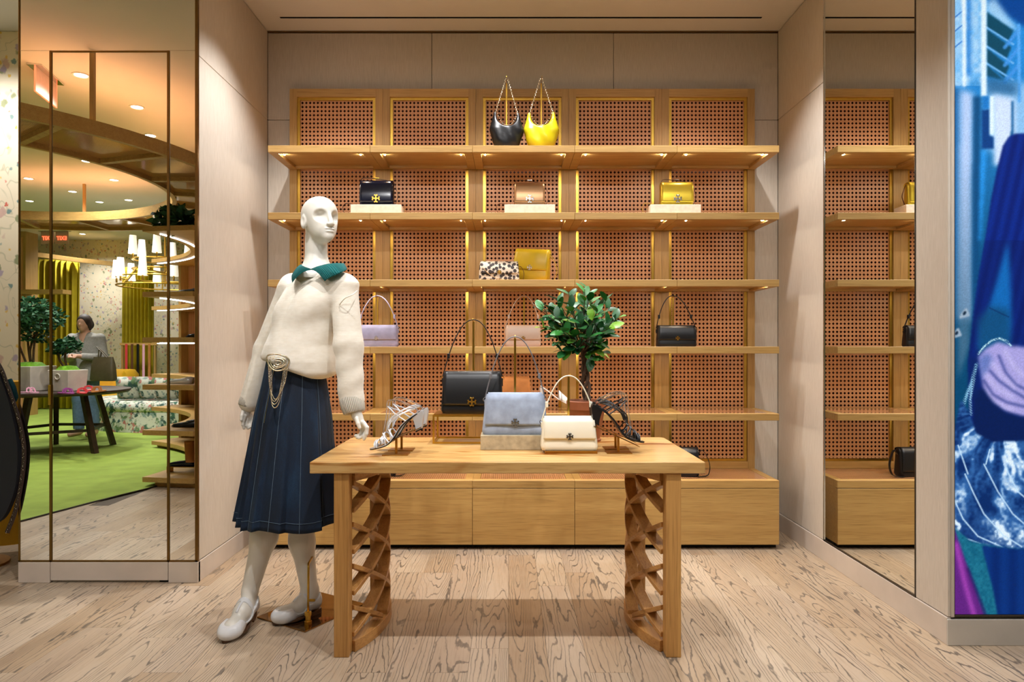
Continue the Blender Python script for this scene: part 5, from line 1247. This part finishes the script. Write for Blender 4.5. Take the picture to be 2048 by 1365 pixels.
# ================================================================ BACKLIT POSTER ON THE RIGHT PIER
def blur(a, n):
    for _ in range(2):
        for ax in (0, 1):
            p = np.pad(a, [(n, n) if i == ax else (0, 0) for i in range(2)], mode='edge'); c = np.cumsum(p, axis=ax)
            c = np.concatenate([np.zeros_like(np.take(c, [0], ax)), c], ax); L2 = 2*n+1
            a = (np.take(c, range(L2, c.shape[ax]), ax)-np.take(c, range(0, c.shape[ax]-L2), ax))/L2
    return a
def make_poster():
    st = 1.6; px = np.arange(1911, 2240, st); py = np.arange(0-4, 1237, st); X, Yv = np.meshgrid(px, py); rg_ = np.random.RandomState(4)
    def ns(s):                                   # smooth random field
        g = rg_.rand(int(len(py)/s)+3, int(len(px)/s)+3); yy = np.linspace(0, g.shape[0]-1.001, len(py)); xx = np.linspace(0, g.shape[1]-1.001, len(px))
        y0 = yy.astype(int); x0 = xx.astype(int); fy = (yy-y0)[:, None]; fx = (xx-x0)[None]; fy = fy*fy*(3-2*fy); fx = fx*fx*(3-2*fx)
        return g[np.ix_(y0, x0)]*(1-fy)*(1-fx)+g[np.ix_(y0, x0+1)]*(1-fy)*fx+g[np.ix_(y0+1, x0)]*fy*(1-fx)+g[np.ix_(y0+1, x0+1)]*fy*fx
    def poly(pts, soft_=1):
        m = np.zeros(X.shape, bool); n = len(pts)
        for i in range(n):
            x1, y1 = pts[i]; x2, y2 = pts[(i+1) % n]
            if y1 == y2: continue
            c = ((y1 > Yv) != (y2 > Yv)) & (X < (x2-x1)*(Yv-y1)/(y2-y1)+x1); m ^= c
        m = m.astype(float); return blur(m, soft_) if soft_ else m
    def line(pts, w_):
        d = np.full(X.shape, 1e9)
        for (x1, y1), (x2, y2) in zip(pts[:-1], pts[1:]):
            L2 = (x2-x1)**2+(y2-y1)**2; t = np.clip(((X-x1)*(x2-x1)+(Yv-y1)*(y2-y1))/max(L2, 1e-6), 0, 1); d = np.minimum(d, np.hypot(X-x1-t*(x2-x1), Yv-y1-t*(y2-y1)))
        return np.clip(1.3-d/w_, 0, 1)
    I = np.zeros(X.shape+(3,))
    def put(m, c):
        m = np.clip(m, 0, 1)[..., None]; I[:] = I*(1-m)+np.array(c)/255.0*m
    def grad(y0, c0, y1, c1): t = np.clip((Yv-y0)/(y1-y0), 0, 1)[..., None]; return np.array(c0)/255.*(1-t)+np.array(c1)/255.*t
    I[:] = grad(100, (40, 140, 220), 620, (6, 70, 110))
    put(poly([(1911, -9), (1970, -9), (1970, 150), (1911, 175)], 4)*.9, (120, 190, 245)); put(ns(6)*(Yv < 170)*(X < 1968)*.55, (225, 240, 255))
    put(poly([(1937, -9), (1946, -9), (1946, 150), (1937, 150)], 2)*.8, (24, 110, 200))
    for y in (20, 48, 80): put(line([(1911, y+14), (1928, y)], 1.6)*.8, (40, 110, 200))
    put(poly([(1928, -9), (1936, -9), (1936, 172), (1930, 172)], 1), (232, 246, 255))
    put(poly([(1911, 170), (1924, 180), (1922, 420), (1911, 700)], 3)*.8, (14, 80, 140)); put(poly([(1924, 175), (1952, 185), (1950, 300), (1946, 640), (1922, 640), (1922, 300)], 4), (176, 200, 240))
    t = np.clip((Yv-300)/380, 0, 1); put(poly([(1921, 300), (1951, 300), (1944, 690), (1920, 760)], 3)*t*.85, (70, 110, 140)); put(poly([(1950, 190), (1966, 190), (1962, 640), (1948, 640)], 2)*.9, (10, 70, 120))
    put(poly([(1966, 300), (1977, 300), (1966, 480), (1962, 480)], 2)*.9, (40, 150, 235)); put(poly([(1977, -9), (2300, -9), (2300, 140), (2048, 48), (1985, 10)], 3), (12, 70, 150))
    put(poly([(1978, 0), (1995, -5), (2020, 30), (2044, 60), (2010, 50), (1978, 22)], 3)*.9, (170, 215, 250)); put(poly([(1976, 160), (2300, 175), (2300, 300), (1976, 300)], 5)*.9, (150, 200, 245))
    for a, b in ((20, 52), (54, 88), (92, 122), (126, 150)): put(poly([(1977, a), (2034-6*(a/50), a+38), (2024-6*(a/50), a+62 if b < 150 else b+8), (1977, b)], 1), (16, 74, 100))
    for a in (52, 90, 124): put(line([(1977, a), (2031, a+34)], 2.4), (110, 180, 240))
    for a in (60, 96, 130): put(line([(2040, a), (2014, a+32)], 4.5)*.9, (70, 150, 230))
    put(line([(2042, 48), (2043, 200)], 4)*.9, (90, 170, 245)); put(poly([(1977, 150), (2040, 165), (2040, 190), (1977, 186)], 4)*.7, (20, 80, 130))
    put(poly([(1967, -9), (1977, -9), (1977, 190), (1966, 190)], 1), (226, 244, 255)); put(poly([(1990, 186), (2034, 196), (2036, 330), (1992, 330)], 3), (206, 224, 250)); put(poly([(2027, 200), (2032, 200), (2032, 275), (2026, 275)], 1), (20, 90, 150))
    put(poly([(1967, 218), (1983, 216), (1983, 270), (1991, 272), (1991, 296), (1967, 296)], 1), (12, 62, 130)); put(poly([(1983, 190), (1992, 190), (1991, 268), (1984, 268)], 1), (226, 246, 255)); put(poly([(1970, 190), (1982, 190), (1982, 216), (1970, 216)], 1), (30, 120, 200))
    # garment, arm, hand
    fold = .5+.5*np.sin((X-1990+(Yv-300)*.22)/3.6)
    g = poly([(2022, 272), (2034, 266), (2300, 250), (2300, 900), (1944, 900), (1941, 720), (1950, 640), (1962, 550), (1976, 470), (1986, 400), (2000, 330), (2010, 290)], 1)
    put(g, (8, 30, 110)); put(g*fold*.45, (14, 54, 160)); put(g*(Yv > 480)*.4, (6, 24, 84))
    put(poly([(2020, 480), (2026, 560), (2027, 650), (2020, 690), (1992, 700), (1960, 700), (1964, 660), (1980, 620), (1998, 560)], 3), (16, 100, 176)); put(poly([(1958, 640), (1985, 612), (2022, 618), (2026, 690), (1962, 712)], 4)*.8, (14, 70, 112)); put(line([(1984, 616), (2008, 628), (2022, 634)], 1.5)*.7, (8, 40, 90))
    put(poly([(1960, 716), (1975, 698), (2000, 684), (2026, 692), (2300, 715), (2300, 840), (2048, 834), (2010, 822), (1982, 796), (1970, 774), (1966, 745)], 2), (164, 158, 220))
    put(poly([(1960, 718), (1980, 705), (1990, 720), (1978, 745), (1968, 760)], 3)*.8, (84, 110, 180))
    for pts in ([(2002, 712), (2016, 746), (2036, 770), (2060, 782)], [(1984, 742), (2002, 762), (2030, 782), (2060, 800)], [(1972, 762), (1990, 790), (2018, 806), (2060, 816)]): put(blur(line(pts, 3.2), 1)*.75, (46, 60, 130))
    for pts in ([(1988, 726), (2008, 752), (2034, 776)], [(1976, 750), (1998, 776), (2030, 796)], [(1974, 782), (1992, 806), (2030, 820)], [(2014, 702), (2030, 730), (2050, 752)]): put(blur(line(pts, 4), 2)*.6, (206, 200, 245))
    put(poly([(1950, 780), (1972, 780), (1990, 806), (2016, 826), (2050, 836), (2300, 842), (2300, 890), (1950, 890)], 2), (8, 30, 84)); put(poly([(1942, 712), (1960, 718), (1962, 790), (1940, 800)], 2)*.8, (8, 34, 96))
    bead = .5+.5*np.sin(X*1.5)*np.sin(Yv*1.3+X*.7)
    put(line([(1961, 708), (1972, 694), (1988, 681), (2004, 677), (2018, 683), (2026, 692)], 2.2)*(bead > .45), (190, 236, 250)); put(line([(1957, 730), (1948, 765), (1934, 800), (1926, 830)], 4.2)*(bead > .5), (140, 200, 235)); put(line([(1952, 760), (1944, 800), (1946, 830)], 3.4)*(bead > .5), (150, 205, 240))
    for (x, y) in ((1934, 628), (1918, 668)): put(line([(x-8, y+6), (x+6, y+2), (x+2, y-8), (x-6, y+2)], 4), (150, 170, 190)); put(line([(x-2, y), (x, y-3)], 3), (20, 40, 60))
    # silver skirt
    sk_ = poly([(1911, 868), (1926, 800), (1942, 826), (1956, 868), (1990, 886), (2040, 884), (2300, 870), (2300, 1090), (2060, 1102), (2012, 1098), (1975, 1092), (1944, 1085), (1911, 1058)], 1)
    tab = rg_.rand(64, 64)
    def vn(u, v_):
        u0 = np.floor(u).astype(int); v0 = np.floor(v_).astype(int); fu = u-u0; fv_ = v_-v0; fu = fu*fu*(3-2*fu); fv_ = fv_*fv_*(3-2*fv_); T_ = lambda a, b: tab[a % 64, b % 64]
        return T_(u0, v0)*(1-fu)*(1-fv_)+T_(u0+1, v0)*fu*(1-fv_)+T_(u0, v0+1)*(1-fu)*fv_+T_(u0+1, v0+1)*fu*fv_
    ang = np.arctan2(Yv-830, (X-2015)*1.0); rad = np.hypot(X-2015, Yv-830); aw = ang+.5*(rad/260)+.12*vn(X/24, Yv/24)
    v = .62*vn(aw*7, rad/46)+.30*vn(aw*17+3, rad/22)+.16*vn(X/5, Yv/5)-.06+.16*np.clip((X-1950)/90, 0, 1); v = np.clip((v-.26)*1.75, 0, 1)
    put(sk_, (10, 44, 104)); put(sk_*v, (84, 150, 220)); put(sk_*np.clip((v-.55)*2.6, 0, 1), (222, 240, 255)); put(sk_*np.clip((Yv-1020)/90+(1985-X)/160, 0, 1)*.55*(v < .8), (10, 40, 100))
    for pts in ([(1911, 998), (1930, 1040), (1960, 1075), (2012, 1098)], [(1911, 1056), (1932, 1078), (1966, 1090)], [(1934, 950), (1952, 990), (1972, 1030), (2010, 1072), (2048, 1096)], [(1920, 892), (1940, 950)], [(1972, 930), (2000, 985), (2030, 1030), (2060, 1056)], [(2012, 930), (2040, 985), (2070, 1010)], [(1984, 900), (1976, 930)]): put(line(pts, 1.5)*sk_, (190, 225, 255))
    # below
    bl = poly([(1911, 1056), (1944, 1085), (1975, 1092), (2012, 1098), (2060, 1102), (2300, 1090), (2300, 1260), (1911, 1260)], 1)
    put(bl, (14, 92, 124)); put(bl*ns(3)*.4, (60, 160, 180)); put(poly([(1911, 1054), (1918, 1075), (1944, 1150), (1982, 1260), (1911, 1260)], 1), (96, 36, 128)); put(blur(line([(1916, 1090), (1934, 1170), (1954, 1240)], 5), 2)*.8, (190, 80, 200)); put(blur(line([(1940, 1140), (1978, 1240)], 3), 1)*.8, (40, 20, 90))
    tz_ = poly([(1968, 1094), (1980, 1140), (1990, 1180), (2004, 1260), (2300, 1260), (2300, 1088), (2060, 1102), (2012, 1098)], 1); put(tz_, (6, 40, 108)); put(tz_*(.5+.5*np.sin(X/5.5))*.5, (12, 62, 140))
    I[:] = np.clip(I*(.94+.12*rg_.rand(*X.shape)[..., None]), 0, 1)
    lin = np.where(I <= .04045, I/12.92, ((I+.055)/1.055)**2.4)
    Yp = RP_Y+.012; h, w_ = X.shape
    V = np.stack([(X-VPX)/FPX*RP_Y, np.full(X.shape, Yp), EYE-(Yv-VPY)/FPX*RP_Y], -1).reshape(-1, 3)
    V[:, 2] = np.clip(V[:, 2], .118, ZC)
    idx = np.arange(h*w_).reshape(h, w_); F = np.stack([idx[1:, :-1], idx[1:, 1:], idx[:-1, 1:], idx[:-1, :-1]], -1).reshape(-1, 4)
    o0 = np.array([V[:, 0].mean(), Yp, .118]); me = bpy.data.meshes.new('backlit_print'); me.from_pydata((V-o0).tolist(), [], F.tolist()); me.update()
    ca = me.color_attributes.new('print', 'FLOAT_COLOR', 'POINT'); ca.data.foreach_set('color', np.concatenate([lin.reshape(-1, 3), np.ones((h*w_, 1))], 1).astype(np.float32).ravel())
    k = N('backlit_fabric_print'); at_ = k.new('ShaderNodeAttribute'); at_.attribute_name = 'print'; k.link(at_.outputs['Color'], k.p.inputs['Base Color']); k.link(at_.outputs['Color'], k.p.inputs['Emission Color']); k.p.inputs['Emission Strength'].default_value = .82; k.m.cycles.emission_sampling = 'NONE'; k.setp(Roughness=.6); k.p.inputs['Specular IOR Level'].default_value = .1
    dk = k.mix(.75, at_.outputs['Color'], (0, 0, 0, 1)); k.link(dk, k.p.inputs['Base Color'])
    t = thing('lightbox', 'backlit blue fashion poster of a metallic skirt and hand on the right pier', 'lightbox', tuple(o0))
    obj('backlit_print', me, k.m, t); x0, x1 = V[:, 0].min()-o0[0], V[:, 0].max()-o0[0]; z1 = ZC-.118-.001
    obj('case', MB().box(x0, x1, .003, .018, 0, z1), 'steel_dark', t)
    obj('frame', MB().box(x0-.004, x0+.002, -.006, .018, -.004, z1).box(x1-.002, x1+.006, -.006, .018, -.004, z1).box(x0, x1, -.006, .018, -.006, .002), 'steel_dark', t)
make_poster()
# ================================================================ CEILING DOWNLIGHTS
RING = MB().lathe([(.062, 0), (.062, -.006), (.048, -.006), (.046, 0)], 20).mesh('trim_ring')
LENS = MB().lathe([(.0455, -.001), (.0455, -.0025)], 20).mesh('lens')
def downlight(x, y, label, power=None, size=140, blend=.8, aim=None, rad=.03):
    t = thing('downlight', label, 'downlight', (x, y, ZC), 0, 'recessed ceiling downlights')
    obj('trim_ring', RING, 'white_paint', t, smooth=False); obj('lens', LENS, 'lens', t)
    ld = bpy.data.lights.new('downlight_beam', 'SPOT'); ld.energy = power or LAMP_W; ld.color = WARM; ld.spot_size = math.radians(size); ld.spot_blend = blend; ld.shadow_soft_size = rad
    lo = bpy.data.objects.new('downlight_beam', ld); C.objects.link(lo); lo.parent = t; lo.location = (0, 0, -.03)
    if aim is not None:
        d = Vector(aim)-Vector((x, y, ZC-.03)); lo.rotation_euler = d.to_track_quat('-Z', 'Y').to_euler()
for i, x in enumerate((-1.05, .05, 1.15)):
    downlight(x, 3.66, f'recessed downlight close to the shelving, {("left","middle","right")[i]} of three', LAMP_W*1.15, 108, .8)
    downlight(x, 1.9, f'recessed downlight in front of the table, {("left","middle","right")[i]} of three', LAMP_W, 84, .7, aim=(x*.97, 2.9, 0))
    downlight(x*1.2, .2, f'unseen spotlight added to light the shelving front, {("left","middle","right")[i]} of three', LAMP_W*.7, 56, .8, aim=(x, 4.3, 1.15))  # unseen row, added for an even front light on the shelves
seen = [(162, 150), (274, 214), (301, 271), (70, 285), (173, 322), (228, 360), (57, 357), (145, 383), (199, 404), (257, 400), (59, 402), (165, 468), (239, 459), (217, 484)]
for i, (px, py) in enumerate(seen):
    d = 2.05*FPX/(691-py); p = am(px, py, d)
    downlight(p.x, p.y, 'small round downlight glowing in the salon ceiling, seen in the left mirror', LAMP_W*1.0)
downlight(2.6, 1.4, 'recessed downlight in front of the lightbox'); downlight(1.8, -2.2, 'recessed downlight behind the camera, right side'); downlight(-.8, -2.4, 'recessed downlight behind the camera, left side'); downlight(-3.3, 3.9, 'recessed downlight past the mirrored pier')
